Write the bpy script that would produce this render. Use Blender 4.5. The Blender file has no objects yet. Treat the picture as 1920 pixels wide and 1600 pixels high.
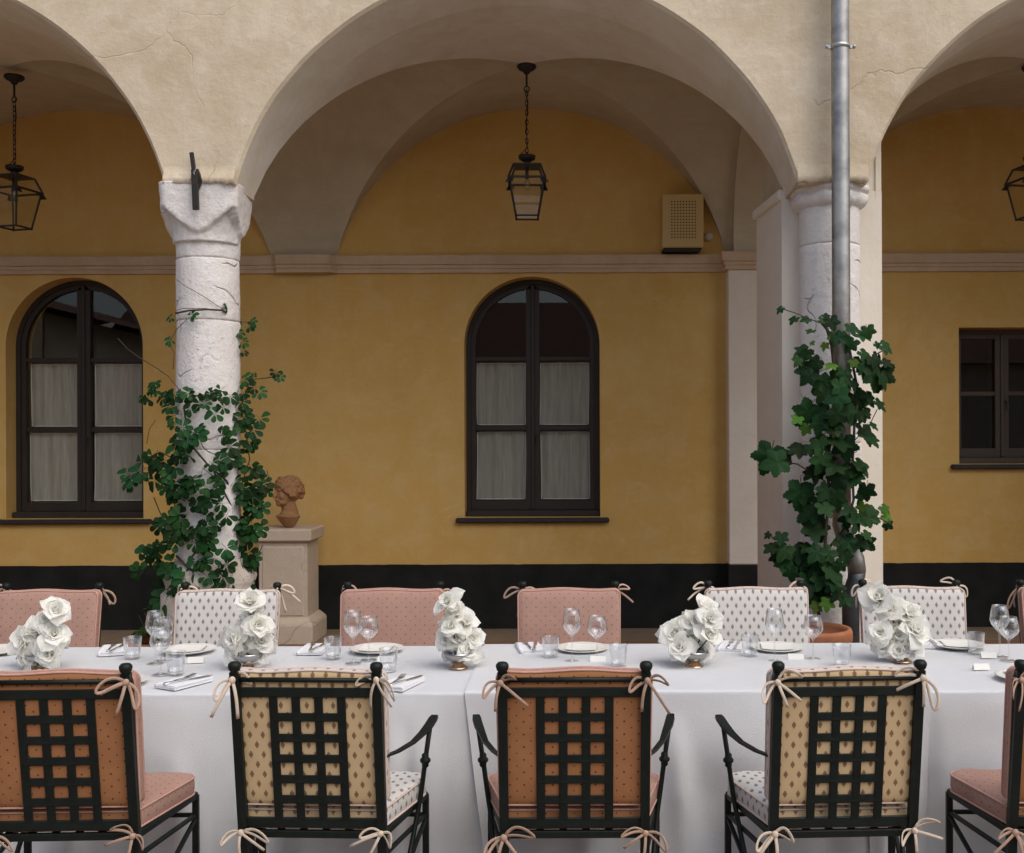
import bpy, math, random
from math import sin, cos, pi, sqrt, radians
from mathutils import Vector, Matrix, noise as mnoise

random.seed(7)
sc = bpy.context.scene
COL = sc.collection

# ------------------------------------------------------------------ camera, sky, sun, exposure
F = 2050.0; CX = 1070.0; CY = 817.0; CAMZ = 1.8
cam = bpy.data.cameras.new("camera"); camo = bpy.data.objects.new("camera", cam); COL.objects.link(camo)
cam.sensor_fit = 'HORIZONTAL'; cam.sensor_width = 36.0; cam.lens = F / 1920 * 36.0
cam.shift_x = -(CX - 960) / 1920; cam.shift_y = (CY - 800) / 1920
cam.clip_start = 0.05; cam.clip_end = 500
camo.location = (0, 0, CAMZ); camo.rotation_euler = (radians(90), radians(0.2), 0)
sc.camera = camo

SUN_EL, SUN_AZ = 54.0, 138.0      # azimuth clockwise from +Y: behind the camera, to the right
w = bpy.data.worlds.new("World"); sc.world = w; w.use_nodes = True
wn = w.node_tree; bg = wn.nodes["Background"]
sky = wn.nodes.new("ShaderNodeTexSky"); sky.sky_type = 'NISHITA'; sky.sun_disc = False
sky.sun_elevation = radians(SUN_EL); sky.sun_rotation = radians(SUN_AZ)
sky.air_density = 1.0; sky.dust_density = 3.0; sky.ozone_density = 0.1
wn.links.new(sky.outputs[0], bg.inputs[0]); bg.inputs[1].default_value = 0.14
sl = bpy.data.lights.new("sun", 'SUN'); sl.energy = 1.38; sl.angle = radians(70); sl.color = (1.0, 0.985, 0.925)
so = bpy.data.objects.new("sun", sl); COL.objects.link(so)
dv = Vector((sin(radians(SUN_AZ)) * cos(radians(SUN_EL)), cos(radians(SUN_AZ)) * cos(radians(SUN_EL)), sin(radians(SUN_EL))))
so.rotation_euler = dv.to_track_quat('Z', 'Y').to_euler(); so.location = dv * 30
sc.view_settings.view_transform = 'Standard'; sc.view_settings.look = 'None'
sc.view_settings.exposure = 0.23; sc.view_settings.gamma = 1.0; sc.view_settings.use_curve_mapping = False
sc.render.engine = 'CYCLES'
sc.cycles.use_denoising = True
sc.cycles.max_bounces = 10; sc.cycles.diffuse_bounces = 5; sc.cycles.transparent_max_bounces = 32
sc.cycles.caustics_reflective = False; sc.cycles.caustics_refractive = False

def P(px, py, Y):
    return Vector(((px - CX) * Y / F, Y, CAMZ - (py - CY) * Y / F))

# ------------------------------------------------------------------ node helpers and materials
class NT:
    def __init__(s, name):
        s.m = bpy.data.materials.new(name); s.m.use_nodes = True; s.t = s.m.node_tree
        s.b = s.t.nodes["Principled BSDF"]; s.out = s.t.nodes["Material Output"]; s._co = None
    def n(s, typ, **kw):
        nd = s.t.nodes.new(typ)
        for k, v in kw.items():
            if k in nd.inputs: s.put(nd.inputs[k], v)
            else: setattr(nd, k, v)
        return nd
    def put(s, inp, v):
        if hasattr(v, "is_output") or isinstance(v, bpy.types.NodeSocket): s.t.links.new(v, inp)
        else: inp.default_value = v
    def math(s, op, a, b=None, c=None):
        nd = s.t.nodes.new("ShaderNodeMath"); nd.operation = op
        s.put(nd.inputs[0], a)
        if b is not None: s.put(nd.inputs[1], b)
        if c is not None: s.put(nd.inputs[2], c)
        return nd.outputs[0]
    def coord(s, kind="Object"):
        if s._co is None: s._co = s.t.nodes.new("ShaderNodeTexCoord")
        return s._co.outputs[kind]
    def noise(s, scale, detail=4, rough=0.55, co=None, dist=0.0):
        nd = s.n("ShaderNodeTexNoise"); nd.inputs["Scale"].default_value = scale; nd.inputs["Detail"].default_value = detail
        nd.inputs["Roughness"].default_value = rough; nd.inputs["Distortion"].default_value = dist
        s.put(nd.inputs["Vector"], co if co is not None else s.coord()); return nd.outputs["Fac"]
    def ramp(s, f, lo, hi, a=0.0, b=1.0):
        nd = s.t.nodes.new("ShaderNodeMapRange"); nd.clamp = True
        s.put(nd.inputs[0], f); nd.inputs[1].default_value = lo; nd.inputs[2].default_value = hi
        nd.inputs[3].default_value = a; nd.inputs[4].default_value = b; return nd.outputs[0]
    def mix(s, f, a, b, blend='MIX'):
        nd = s.t.nodes.new("ShaderNodeMix"); nd.data_type = 'RGBA'; nd.blend_type = blend
        s.put(nd.inputs[0], f); s.put(nd.inputs[6], c4(a) if isinstance(a, tuple) else a); s.put(nd.inputs[7], c4(b) if isinstance(b, tuple) else b)
        return nd.outputs[2]
    def bump(s, h, strength, dist=0.01):
        nd = s.t.nodes.new("ShaderNodeBump"); nd.inputs["Strength"].default_value = strength; nd.inputs["Distance"].default_value = dist
        s.put(nd.inputs["Height"], h); s.t.links.new(nd.outputs[0], s.b.inputs["Normal"]); return nd
    def fin(s, col=None, rough=None, metal=None, spec=None):
        if col is not None: s.put(s.b.inputs["Base Color"], c4(col) if isinstance(col, tuple) else col)
        if rough is not None: s.put(s.b.inputs["Roughness"], rough)
        if metal is not None: s.put(s.b.inputs["Metallic"], metal)
        if spec is not None: s.b.inputs["Specular IOR Level"].default_value = spec
        return s.m
def c4(c): return tuple(c) if len(c) == 4 else tuple(c) + (1.0,)
M = {}

def plaster(name, base, dark, light, bumps=0.35, stain=None, big=1.1, clouds=1.0, cracks=0.0):
    t = NT(name)
    a = t.noise(big, 6, 0.6, dist=0.6); b = t.noise(5.0, 5, 0.6); c = t.noise(45, 4, 0.6)
    mp = t.n("ShaderNodeMapping"); mp.inputs["Scale"].default_value = (3.0, 3.0, 0.5); t.put(mp.inputs["Vector"], t.coord())
    d = t.noise(2.2, 5, 0.65, co=mp.outputs[0], dist=0.8)
    col = t.mix(t.ramp(a, 0.36, 0.66), base, dark)
    col = t.mix(t.ramp(b, 0.45, 0.75, 0, 0.6), col, light)
    col = t.mix(t.ramp(d, 0.52, 0.78, 0, 0.5), col, dark)
    if stain: col = t.mix(t.ramp(t.noise(2.6, 8, 0.7, dist=1.2), 0.6, 0.72, 0, 0.6), col, stain)
    mp2 = t.n("ShaderNodeMapping"); mp2.inputs["Scale"].default_value = (1.0, 1.0, 2.6); mp2.inputs["Rotation"].default_value = (0, 0.5, 0); t.put(mp2.inputs["Vector"], t.coord())
    tw = t.noise(3.4, 7, 0.68, co=mp2.outputs[0], dist=1.6)
    col = t.mix(t.ramp(tw, 0.54, 0.74, 0, 0.55 * clouds), col, light)
    col = t.mix(t.ramp(t.noise(1.7, 8, 0.7, dist=2.0), 0.50, 0.66, 0, 0.5 * clouds), col, dark)
    col = t.mix(t.ramp(c, 0.35, 0.7, 0, 0.16), col, dark)
    h = t.math('ADD', t.math('MULTIPLY', b, 0.8), t.math('MULTIPLY', t.noise(26, 6, 0.65), 0.45))
    if cracks:
        vo = t.n("ShaderNodeTexVoronoi"); vo.feature = 'DISTANCE_TO_EDGE'; vo.inputs["Scale"].default_value = 0.9
        nn = t.n("ShaderNodeTexNoise"); nn.inputs["Scale"].default_value = 2.5; nn.inputs["Detail"].default_value = 6; t.put(nn.inputs["Vector"], t.coord())
        mv = t.n("ShaderNodeMix"); mv.data_type = 'VECTOR'; mv.inputs[0].default_value = 0.3
        t.put(mv.inputs[4], t.coord()); t.put(mv.inputs[5], nn.outputs["Color"]); t.put(vo.inputs["Vector"], mv.outputs[1])
        ck = t.math('MULTIPLY', t.ramp(vo.outputs["Distance"], 0.0, 0.005, 1, 0), t.ramp(t.noise(1.3, 3), 0.52, 0.60))
        col = t.mix(t.math('MULTIPLY', ck, cracks), col, (0.30, 0.22, 0.14)); h = t.math('SUBTRACT', h, t.math('MULTIPLY', ck, 0.3))
    t.bump(h, bumps, 0.02)
    M[name] = t.fin(col, 0.92, spec=0.15)
plaster("facade_plaster", (0.70, 0.59, 0.44), (0.55, 0.445, 0.31), (0.76, 0.67, 0.54), 0.5, (0.46, 0.36, 0.235), cracks=0.18)
plaster("vault_plaster", (0.58, 0.50, 0.37), (0.49, 0.41, 0.29), (0.64, 0.57, 0.45), 0.3)
plaster("soffit_plaster", (0.78, 0.72, 0.62), (0.66, 0.57, 0.44), (0.82, 0.78, 0.70), 0.3)
plaster("pier_plaster", (0.80, 0.73, 0.63), (0.74, 0.66, 0.55), (0.83, 0.77, 0.69), 0.25)
plaster("ochre_plaster", (0.69, 0.455, 0.16), (0.61, 0.37, 0.105), (0.72, 0.525, 0.24), 0.22, (0.71, 0.525, 0.25), 0.55, 0.75)
plaster("cornice_plaster", (0.63, 0.475, 0.33), (0.53, 0.38, 0.25), (0.67, 0.53, 0.39), 0.25)

def stone(name, base, dark, light, bumps=0.8, crack=(0.25, 0.17, 0.12), pits=0.5):
    t = NT(name)
    a = t.noise(4.5, 7, 0.65); b = t.noise(22, 6, 0.7); c = t.noise(90, 4, 0.7)
    col = t.mix(t.ramp(a, 0.35, 0.7), base, light)
    col = t.mix(t.ramp(b, 0.55, 0.8, 0, 0.7), col, dark)
    pit = t.math('MULTIPLY', t.ramp(t.noise(48, 4, 0.7), 0.60, 0.74, 0, 1), t.ramp(t.noise(2.3, 3), 0.38, 0.62))
    col = t.mix(t.math('MULTIPLY', pit, pits), col, crack)
    vo = t.n("ShaderNodeTexVoronoi"); vo.feature = 'DISTANCE_TO_EDGE'; vo.inputs["Scale"].default_value = 2.2
    mv = t.n("ShaderNodeMix"); mv.data_type = 'VECTOR'; mv.inputs[0].default_value = 0.25
    nn = t.n("ShaderNodeTexNoise"); nn.inputs["Scale"].default_value = 3; t.put(nn.inputs["Vector"], t.coord())
    t.put(mv.inputs[4], t.coord()); t.put(mv.inputs[5], nn.outputs["Color"]); t.put(vo.inputs["Vector"], mv.outputs[1])
    ck = t.math('MULTIPLY', t.ramp(vo.outputs["Distance"], 0.0, 0.012, 1, 0), t.ramp(t.noise(3.3, 2), 0.5, 0.6))
    col = t.mix(t.math('MULTIPLY', ck, 0.45), col, crack)
    h = t.math('SUBTRACT', t.math('ADD', t.math('MULTIPLY', a, 1.2), t.math('MULTIPLY', b, 0.7)), t.math('ADD', t.math('MULTIPLY', pit, 0.5), ck))
    h = t.math('ADD', h, t.math('MULTIPLY', c, 0.15))
    t.bump(h, bumps, 0.018)
    M[name] = t.fin(col, 0.85, spec=0.2)
stone("white_stone", (0.76, 0.71, 0.67), (0.56, 0.48, 0.43), (0.83, 0.80, 0.77), 0.75)
stone("base_stone", (0.45, 0.38, 0.31), (0.30, 0.24, 0.19), (0.62, 0.57, 0.52), 0.9)
stone("pedestal_stone", (0.57, 0.47, 0.355), (0.47, 0.37, 0.265), (0.63, 0.53, 0.42), 0.35, pits=0.15)

def simple(name, col, rough=0.6, metal=0.0, var=None, scale=12, bump=0.0, bscale=80, spec=None):
    t = NT(name)
    cc = col
    if var: cc = t.mix(t.ramp(t.noise(scale, 5), 0.35, 0.7), col, var)
    if bump: t.bump(t.noise(bscale, 4), bump, 0.004)
    M[name] = t.fin(cc, rough, metal, spec)
simple("dado_paint", (0.011, 0.012, 0.011), 0.85, var=(0.022, 0.022, 0.020), scale=5, bump=0.3, bscale=30, spec=0.2)
simple("iron", (0.006, 0.009, 0.0075), 0.48, var=(0.010, 0.014, 0.012), scale=30, bump=0.15, bscale=120, spec=0.25)
simple("black_iron", (0.010, 0.009, 0.008), 0.6, var=(0.02, 0.016, 0.013), scale=30, bump=0.3)
simple("rust_iron", (0.012, 0.010, 0.010), 0.7, var=(0.03, 0.018, 0.012), scale=25, bump=0.5)
simple("frame_paint", (0.030, 0.022, 0.016), 0.55, var=(0.038, 0.028, 0.020), scale=6, bump=0.1, spec=0.35)
simple("frame_paint_light", (0.075, 0.055, 0.037), 0.55, var=(0.085, 0.062, 0.042), scale=6, bump=0.1, spec=0.35)
simple("sill_slate", (0.016, 0.015, 0.016), 0.6, var=(0.026, 0.023, 0.022), scale=18, bump=0.3)
simple("room_dark", (0.02, 0.018, 0.016), 0.9)
simple("zinc", (0.46, 0.45, 0.43), 0.45, 0.75, var=(0.27, 0.265, 0.255), scale=11, bump=0.2, bscale=45)
simple("zinc_collar", (0.55, 0.55, 0.54), 0.35, 0.8, var=(0.42, 0.42, 0.42))
simple("cast_pipe", (0.055, 0.062, 0.065), 0.5, 0.4, var=(0.09, 0.095, 0.1), scale=14, bump=0.2)
simple("box_paint", (0.60, 0.42, 0.17), 0.5, var=(0.56, 0.39, 0.15), scale=4)
simple("white_plastic", (0.6, 0.52, 0.42), 0.5)
simple("black_plastic", (0.008, 0.008, 0.008), 0.6)
simple("porcelain", (0.80, 0.79, 0.74), 0.25, var=(0.78, 0.77, 0.72))
simple("paper", (0.80, 0.785, 0.73), 0.8, var=(0.78, 0.765, 0.71), scale=30)
simple("ink", (0.25, 0.23, 0.22), 0.8)
simple("silver", (0.62, 0.62, 0.63), 0.16, 1.0)
simple("bowl_silver", (0.40, 0.39, 0.38), 0.18, 1.0)
simple("copper", (0.62, 0.40, 0.25), 0.25, 1.0)
simple("stem_dark", (0.02, 0.022, 0.012), 0.6)
simple("vine_bark", (0.045, 0.030, 0.020), 0.8, var=(0.07, 0.045, 0.03), scale=40)
simple("tendril", (0.16, 0.09, 0.05), 0.7)
simple("wire", (0.55, 0.53, 0.5), 0.5)
simple("terracotta", (0.38, 0.13, 0.055), 0.8, var=(0.46, 0.19, 0.09), scale=9, bump=0.3, bscale=40)
simple("soil", (0.03, 0.02, 0.014), 0.95, bump=0.8, bscale=60)
simple("roof_tile", (0.20, 0.09, 0.05), 0.9, var=(0.13, 0.06, 0.04), scale=3)
simple("courtyard_stone", (0.24, 0.19, 0.15), 0.9, var=(0.19, 0.15, 0.115), scale=2, bump=0.4, bscale=12)
simple("table_wood", (0.25, 0.15, 0.08), 0.7, var=(0.18, 0.10, 0.05), scale=5)

# terracotta bust
t = NT("bust_clay")
cc = t.mix(t.ramp(t.noise(14, 6, 0.65), 0.35, 0.7), (0.32, 0.165, 0.075), (0.40, 0.225, 0.115))
cc = t.mix(t.ramp(t.noise(60, 4, 0.7), 0.55, 0.75, 0, 0.6), cc, (0.22, 0.10, 0.045))
t.bump(t.noise(70, 5, 0.7), 0.5, 0.006); M["bust_clay"] = t.fin(cc, 0.85, spec=0.15)

# portico floor
t = NT("floor_tile")
br = t.n("ShaderNodeTexBrick"); br.inputs["Scale"].default_value = 1.0; br.inputs["Brick Width"].default_value = 0.30; br.inputs["Row Height"].default_value = 0.15
br.inputs["Mortar Size"].default_value = 0.006; br.inputs["Color1"].default_value = (0.22, 0.10, 0.055, 1); br.inputs["Color2"].default_value = (0.28, 0.14, 0.08, 1); br.inputs["Mortar"].default_value = (0.16, 0.12, 0.09, 1)
t.put(br.inputs["Vector"], t.coord())
sy = t.n("ShaderNodeSeparateXYZ"); t.put(sy.inputs[0], t.coord())
cc = t.mix(t.ramp(sy.outputs[1], 8.80, 8.81), br.outputs["Color"], (0.24, 0.175, 0.115))
cc = t.mix(t.ramp(t.noise(7, 5), 0.4, 0.7, 0, 0.5), cc, (0.17, 0.115, 0.075))
M["floor_tile"] = t.fin(cc, 0.8)

# linen
t = NT("linen")
wv = t.n("ShaderNodeTexWave"); wv.inputs["Scale"].default_value = 260; t.put(wv.inputs["Vector"], t.coord("Generated"))
cc = t.mix(t.ramp(t.noise(3, 4), 0.35, 0.7), (0.67, 0.677, 0.692), (0.625, 0.632, 0.647))
h = t.math('ADD', t.math('MULTIPLY', t.noise(400, 2), 0.25), t.math('MULTIPLY', t.noise(3.2, 2, 0.5), 1.0))
t.bump(h, 0.5, 0.02); M["linen"] = t.fin(cc, 0.88, spec=0.15)
simple("napkin_cloth", (0.80, 0.80, 0.82), 0.9, var=(0.76, 0.76, 0.78), scale=20, bump=0.4, bscale=150)

# patterned fabrics (uv in metres)
def fabric(name, base, base2, ink, a, b, kind, alpha=1.0):
    t = NT(name)
    uv = t.coord("UV"); sp = t.n("ShaderNodeSeparateXYZ"); t.put(sp.inputs[0], uv)
    u, v = sp.outputs[0], sp.outputs[1]
    ds = []
    for o in (0.0, 0.5):
        fu = t.math('MULTIPLY', t.math('ABSOLUTE', t.math('SUBTRACT', t.math('FRACT', t.math('ADD', t.math('DIVIDE', u, a), o + 0.03)), 0.5)), a)
        fv = t.math('MULTIPLY', t.math('ABSOLUTE', t.math('SUBTRACT', t.math('FRACT', t.math('ADD', t.math('DIVIDE', v, b), o)), 0.5)), b)
        if kind == 'dot':
            ds.append(t.math('DIVIDE', t.math('SQRT', t.math('ADD', t.math('MULTIPLY', fu, fu), t.math('MULTIPLY', fv, fv))), 0.0036 if o == 0 else 0.0028))
        else:
            d = t.math('ADD', t.math('DIVIDE', fu, 0.0088), t.math('DIVIDE', fv, 0.0150))
            wob = t.math('MULTIPLY', t.math('SINE', t.math('MULTIPLY', fv, 1050)), 0.15)
            ds.append(t.math('ADD', d, wob))
    dm = t.math('MINIMUM', ds[0], ds[1])
    f = t.math('MULTIPLY', t.ramp(dm, 0.85, 1.1, 1, 0), alpha)
    if kind != 'dot':   # lighter heart in each sprig
        f = t.math('MULTIPLY', f, t.ramp(t.math('SINE', t.math('MULTIPLY', dm, 16)), -1, 1, 0.72, 1.0))
    cb = t.mix(t.ramp(t.noise(9, 4), 0.35, 0.7), base, base2)
    cc = t.mix(f, cb, ink)
    h = t.math('ADD', t.math('MULTIPLY', t.noise(7, 3, 0.5), 1.0), t.math('MULTIPLY', t.noise(300, 2), 0.12))
    t.bump(h, 0.35, 0.012)
    M[name] = t.fin(cc, 0.9, spec=0.12)
fabric("pink_fabric", (0.43, 0.262, 0.208), (0.395, 0.235, 0.188), (0.18, 0.10, 0.08), 0.050, 0.046, 'dot')
fabric("pink_back", (0.375, 0.170, 0.077), (0.325, 0.142, 0.061), (0.09, 0.035, 0.02), 0.050, 0.046, 'dot')  # copy of pink_fabric with the warm dim light on cushion backs put into its colour
fabric("white_fabric", (0.65, 0.62, 0.585), (0.61, 0.58, 0.55), (0.17, 0.145, 0.14), 0.046, 0.072, 'sprig')
fabric("white_back", (0.62, 0.455, 0.265), (0.57, 0.41, 0.23), (0.15, 0.075, 0.045), 0.046, 0.072, 'sprig')  # white_fabric again, warm back-side light painted into the colour
simple("pink_piping", (0.55, 0.32, 0.26), 0.85, var=(0.48, 0.27, 0.21), scale=40)
simple("white_piping", (0.66, 0.52, 0.45), 0.85, var=(0.58, 0.44, 0.37), scale=40)
simple("pink_tie", (0.47, 0.32, 0.24), 0.85, var=(0.39, 0.25, 0.18), scale=30, bump=0.3, bscale=200)
simple("white_tie", (0.68, 0.57, 0.46), 0.85, var=(0.60, 0.48, 0.37), scale=30, bump=0.3, bscale=200)

# curtain sheer
t = NT("curtain_sheer")
mp = t.n("ShaderNodeMapping"); mp.inputs["Scale"].default_value = (60, 1, 4); t.put(mp.inputs["Vector"], t.coord())
nz = t.noise(1.0, 4, 0.6, co=mp.outputs[0])
cc = t.mix(t.ramp(nz, 0.3, 0.7), (0.66, 0.63, 0.56), (0.48, 0.455, 0.40)); t.fin(cc, 0.95, spec=0.05)
tr = t.n("ShaderNodeBsdfTransparent"); mx = t.n("ShaderNodeMixShader"); mx.inputs[0].default_value = 0.26
t.t.links.new(t.b.outputs[0], mx.inputs[1]); t.t.links.new(tr.outputs[0], mx.inputs[2]); t.t.links.new(mx.outputs[0], t.out.inputs[0])
M["curtain_sheer"] = t.m
simple("curtain_hem", (0.85, 0.82, 0.74), 0.95)

# thin glass
def glass(name, ior, tint, rough=0.0, base=0.05):
    t = NT(name)
    lw = t.n("ShaderNodeLayerWeight"); lw.inputs["Blend"].default_value = 0.5
    fac = t.math('ADD', t.math('MULTIPLY', t.math('POWER', lw.outputs["Facing"], ior), 0.85), base)
    tr = t.n("ShaderNodeBsdfTransparent"); tr.inputs[0].default_value = c4(tint)
    gl = t.n("ShaderNodeBsdfGlossy"); gl.inputs["Roughness"].default_value = rough; gl.inputs[0].default_value = (1, 1, 1, 1)
    mx = t.n("ShaderNodeMixShader"); t.put(mx.inputs[0], fac)
    t.t.links.new(tr.outputs[0], mx.inputs[1]); t.t.links.new(gl.outputs[0], mx.inputs[2])
    t.t.links.new(mx.outputs[0], t.out.inputs[0]); M[name] = t.m
glass("window_glass", 5.0, (0.86, 0.87, 0.84), 0.01)
glass("lantern_glass", 5.0, (0.92, 0.90, 0.84), 0.03)
glass("drink_glass", 2.2, (0.960, 0.966, 0.972), 0.02, 0.08)

def foliage(name, c1, c2, trans, tf=0.25, scale=25):
    t = NT(name)
    inf = t.n("ShaderNodeObjectInfo")
    cc = t.mix(t.ramp(t.noise(scale, 4), 0.3, 0.7), c1, c2)
    hsv = t.n("ShaderNodeHueSaturation"); t.put(hsv.inputs["Color"], cc)
    t.put(hsv.inputs["Value"], t.ramp(inf.outputs["Random"], 0, 1, 0.50, 1.55))
    t.put(hsv.inputs["Hue"], t.ramp(t.math('FRACT', t.math('MULTIPLY', inf.outputs["Random"], 7.3)), 0, 1, 0.465, 0.512))
    t.fin(hsv.outputs[0], 0.55, spec=0.13); t.bump(t.noise(60, 3), 0.25, 0.004)
    tl = t.n("ShaderNodeBsdfTranslucent"); tl.inputs[0].default_value = c4(trans)
    mx = t.n("ShaderNodeMixShader"); mx.inputs[0].default_value = tf
    t.t.links.new(t.b.outputs[0], mx.inputs[1]); t.t.links.new(tl.outputs[0], mx.inputs[2]); t.t.links.new(mx.outputs[0], t.out.inputs[0])
    M[name] = t.m
foliage("creeper_leaf", (0.009, 0.042, 0.012), (0.016, 0.062, 0.017), (0.03, 0.10, 0.025), 0.15)
foliage("grape_leaf", (0.008, 0.032, 0.009), (0.013, 0.048, 0.013), (0.03, 0.10, 0.02), 0.15)
foliage("young_leaf", (0.06, 0.16, 0.022), (0.09, 0.21, 0.03), (0.25, 0.4, 0.05), 0.3)
foliage("pot_leaf", (0.03, 0.09, 0.02), (0.06, 0.14, 0.03), (0.12, 0.2, 0.04), 0.25)
t = NT("rose_petal")
inf = t.n("ShaderNodeObjectInfo")
cc = t.mix(t.ramp(inf.outputs["Random"], 0, 1), (0.955, 0.95, 0.915), (0.94, 0.925, 0.86))
t.fin(cc, 0.6, spec=0.2); t.bump(t.noise(40, 3), 0.12, 0.005)
tl = t.n("ShaderNodeBsdfTranslucent"); tl.inputs[0].default_value = (0.96, 0.95, 0.90, 1)
mx = t.n("ShaderNodeMixShader"); mx.inputs[0].default_value = 0.42
t.t.links.new(t.b.outputs[0], mx.inputs[1]); t.t.links.new(tl.outputs[0], mx.inputs[2]); t.t.links.new(mx.outputs[0], t.out.inputs[0])
M["rose_petal"] = t.m

# ------------------------------------------------------------------ mesh builder
class MB:
    def __init__(s): s.v = []; s.f = []; s.mi = []; s.sm = []
    def add(s, vs, fs, mi=0, sm=True):
        o = len(s.v); s.v += [tuple(p) for p in vs]
        for f in fs: s.f.append(tuple(i + o for i in f)); s.mi.append(mi); s.sm.append(sm)
    def box(s, x0, x1, y0, y1, z0, z1, ch=0.0, mi=0):
        if ch <= 0:
            vs = [(x, y, z) for z in (z0, z1) for y in (y0, y1) for x in (x0, x1)]
            s.add(vs, [(0, 2, 3, 1), (4, 5, 7, 6), (0, 1, 5, 4), (2, 6, 7, 3), (0, 4, 6, 2), (1, 3, 7, 5)], mi, False)
        else:
            pr = lambda i: [(x0 + i + a, y0 + i + b) for a, b in ()]
            rings = []
            for z, i in ((z0, ch), (z0 + ch, 0), (z1 - ch, 0), (z1, ch)):
                c = ch
                X0, X1, Y0, Y1 = x0 + i, x1 - i, y0 + i, y1 - i
                cc = c * 0.7
                rings.append([(X0 + cc, Y0, z), (X1 - cc, Y0, z), (X1, Y0 + cc, z), (X1, Y1 - cc, z), (X1 - cc, Y1, z), (X0 + cc, Y1, z), (X0, Y1 - cc, z), (X0, Y0 + cc, z)])
            s.rings(rings, True, True, True, mi, False)
    def rings(s, rings, closed=True, cap0=False, cap1=False, mi=0, sm=True):
        n = len(rings[0]); vs = [p for r in rings for p in r]; fs = []
        for i in range(len(rings) - 1):
            for j in range(n if closed else n - 1):
                k = (j + 1) % n
                fs.append((i * n + j, i * n + k, (i + 1) * n + k, (i + 1) * n + j))
        if cap0: fs.append(tuple(range(n - 1, -1, -1)))
        if cap1: fs.append(tuple((len(rings) - 1) * n + j for j in range(n)))
        s.add(vs, fs, mi, sm)
    def lathe(s, prof, n=24, c=(0, 0, 0), mi=0, sm=True, cap=False):
        s.rings([[(c[0] + r * cos(2 * pi * j / n), c[1] + r * sin(2 * pi * j / n), c[2] + z) for j in range(n)] for r, z in prof], True, cap, cap, mi, sm)
    def sweep(s, path, prof, up=(0, 0, 1), closed=False, cap=True, scale=None, mi=0, sm=True):
        path = [Vector(p) for p in path]; n = len(path); rings = []
        up = Vector(up); last = None
        for i, p in enumerate(path):
            if closed: d = path[(i + 1) % n] - path[(i - 1) % n]
            else: d = path[min(i + 1, n - 1)] - path[max(i - 1, 0)]
            if d.length < 1e-9: d = Vector((0, 0, 1))
            d.normalize()
            ref = last if last is not None else up
            a = ref - d * ref.dot(d)
            if a.length < 1e-4: a = Vector((1, 0, 0)) - d * d.x
            if a.length < 1e-4: a = Vector((0, 1, 0)) - d * d.y
            a.normalize(); last = a if scale != 'fixed' else None
            b = d.cross(a)
            k = scale[i] if isinstance(scale, (list, tuple)) else 1.0
            rings.append([p + (b * u + a * v) * k for u, v in prof])
        if closed: rings.append(rings[0])
        s.rings(rings, True, cap and not closed, cap and not closed, mi, sm)
    def tube(s, path, r, n=8, closed=False, scale=None, mi=0, cap=True, up=(0, 0, 1)):
        s.sweep(path, [(r * cos(2 * pi * j / n), r * sin(2 * pi * j / n)) for j in range(n)], up, closed, cap, scale, mi)
    def bar(s, p0, p1, wd, th, up=(0, 1, 0), ch=0.003, mi=0):   # wd across, th along up
        a, b = wd / 2, th / 2; c = min(ch, a * 0.6, b * 0.6)
        s.sweep([p0, p1], [(-a + c, -b), (a - c, -b), (a, -b + c), (a, b - c), (a - c, b), (-a + c, b), (-a, b - c), (-a, -b + c)], up, sm=False, mi=mi)
    def ball(s, c, r, n=12, m=8, sx=1, sy=1, sz=1, mi=0):
        s.rings([[(c[0] + sx * r * sin(pi * max(i, .02) / m if i < m else pi - .01) * cos(2 * pi * j / n), c[1] + sy * r * sin(pi * max(i, .02) / m if i < m else pi - .01) * sin(2 * pi * j / n), c[2] - sz * r * cos(pi * i / m)) for j in range(n)] for i in range(m + 1)], True, True, True, mi)
    def grid(s, fn, nu, nv, mi=0, sm=True, flip=False):
        vs = [fn(i / nu, j / nv) for i in range(nu + 1) for j in range(nv + 1)]; fs = []
        for i in range(nu):
            for j in range(nv):
                a = i * (nv + 1) + j
                q = (a, a + nv + 1, a + nv + 2, a + 1)
                fs.append(q[::-1] if flip else q)
        s.add(vs, fs, mi, sm)
    def mesh(s, name, mats, uv=False, normals=True):
        me = bpy.data.meshes.new(name); me.from_pydata(s.v, [], s.f)
        for m in (mats if isinstance(mats, (list, tuple)) else [mats]): me.materials.append(M[m])
        me.polygons.foreach_set("material_index", s.mi); me.polygons.foreach_set("use_smooth", s.sm)
        me.update()
        if normals:
            import bmesh
            bm = bmesh.new(); bm.from_mesh(me); bmesh.ops.recalc_face_normals(bm, faces=bm.faces); bm.to_mesh(me); bm.free()
        if uv:
            ul = me.uv_layers.new(name="UVMap")
            for p in me.polygons:
                nx, ny, nz = (abs(c) for c in p.normal)
                for li in p.loop_indices:
                    x, y, z = me.vertices[me.loops[li].vertex_index].co
                    ul.data[li].uv = (x, z) if ny >= nx and ny >= nz else ((x, y) if nz >= nx else (y, z))
        return me
    def build(s, name, mats, parent=None, uv=False, normals=True, **kw):
        return link(name, s.mesh(name, mats, uv, normals), parent, **kw)

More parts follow.
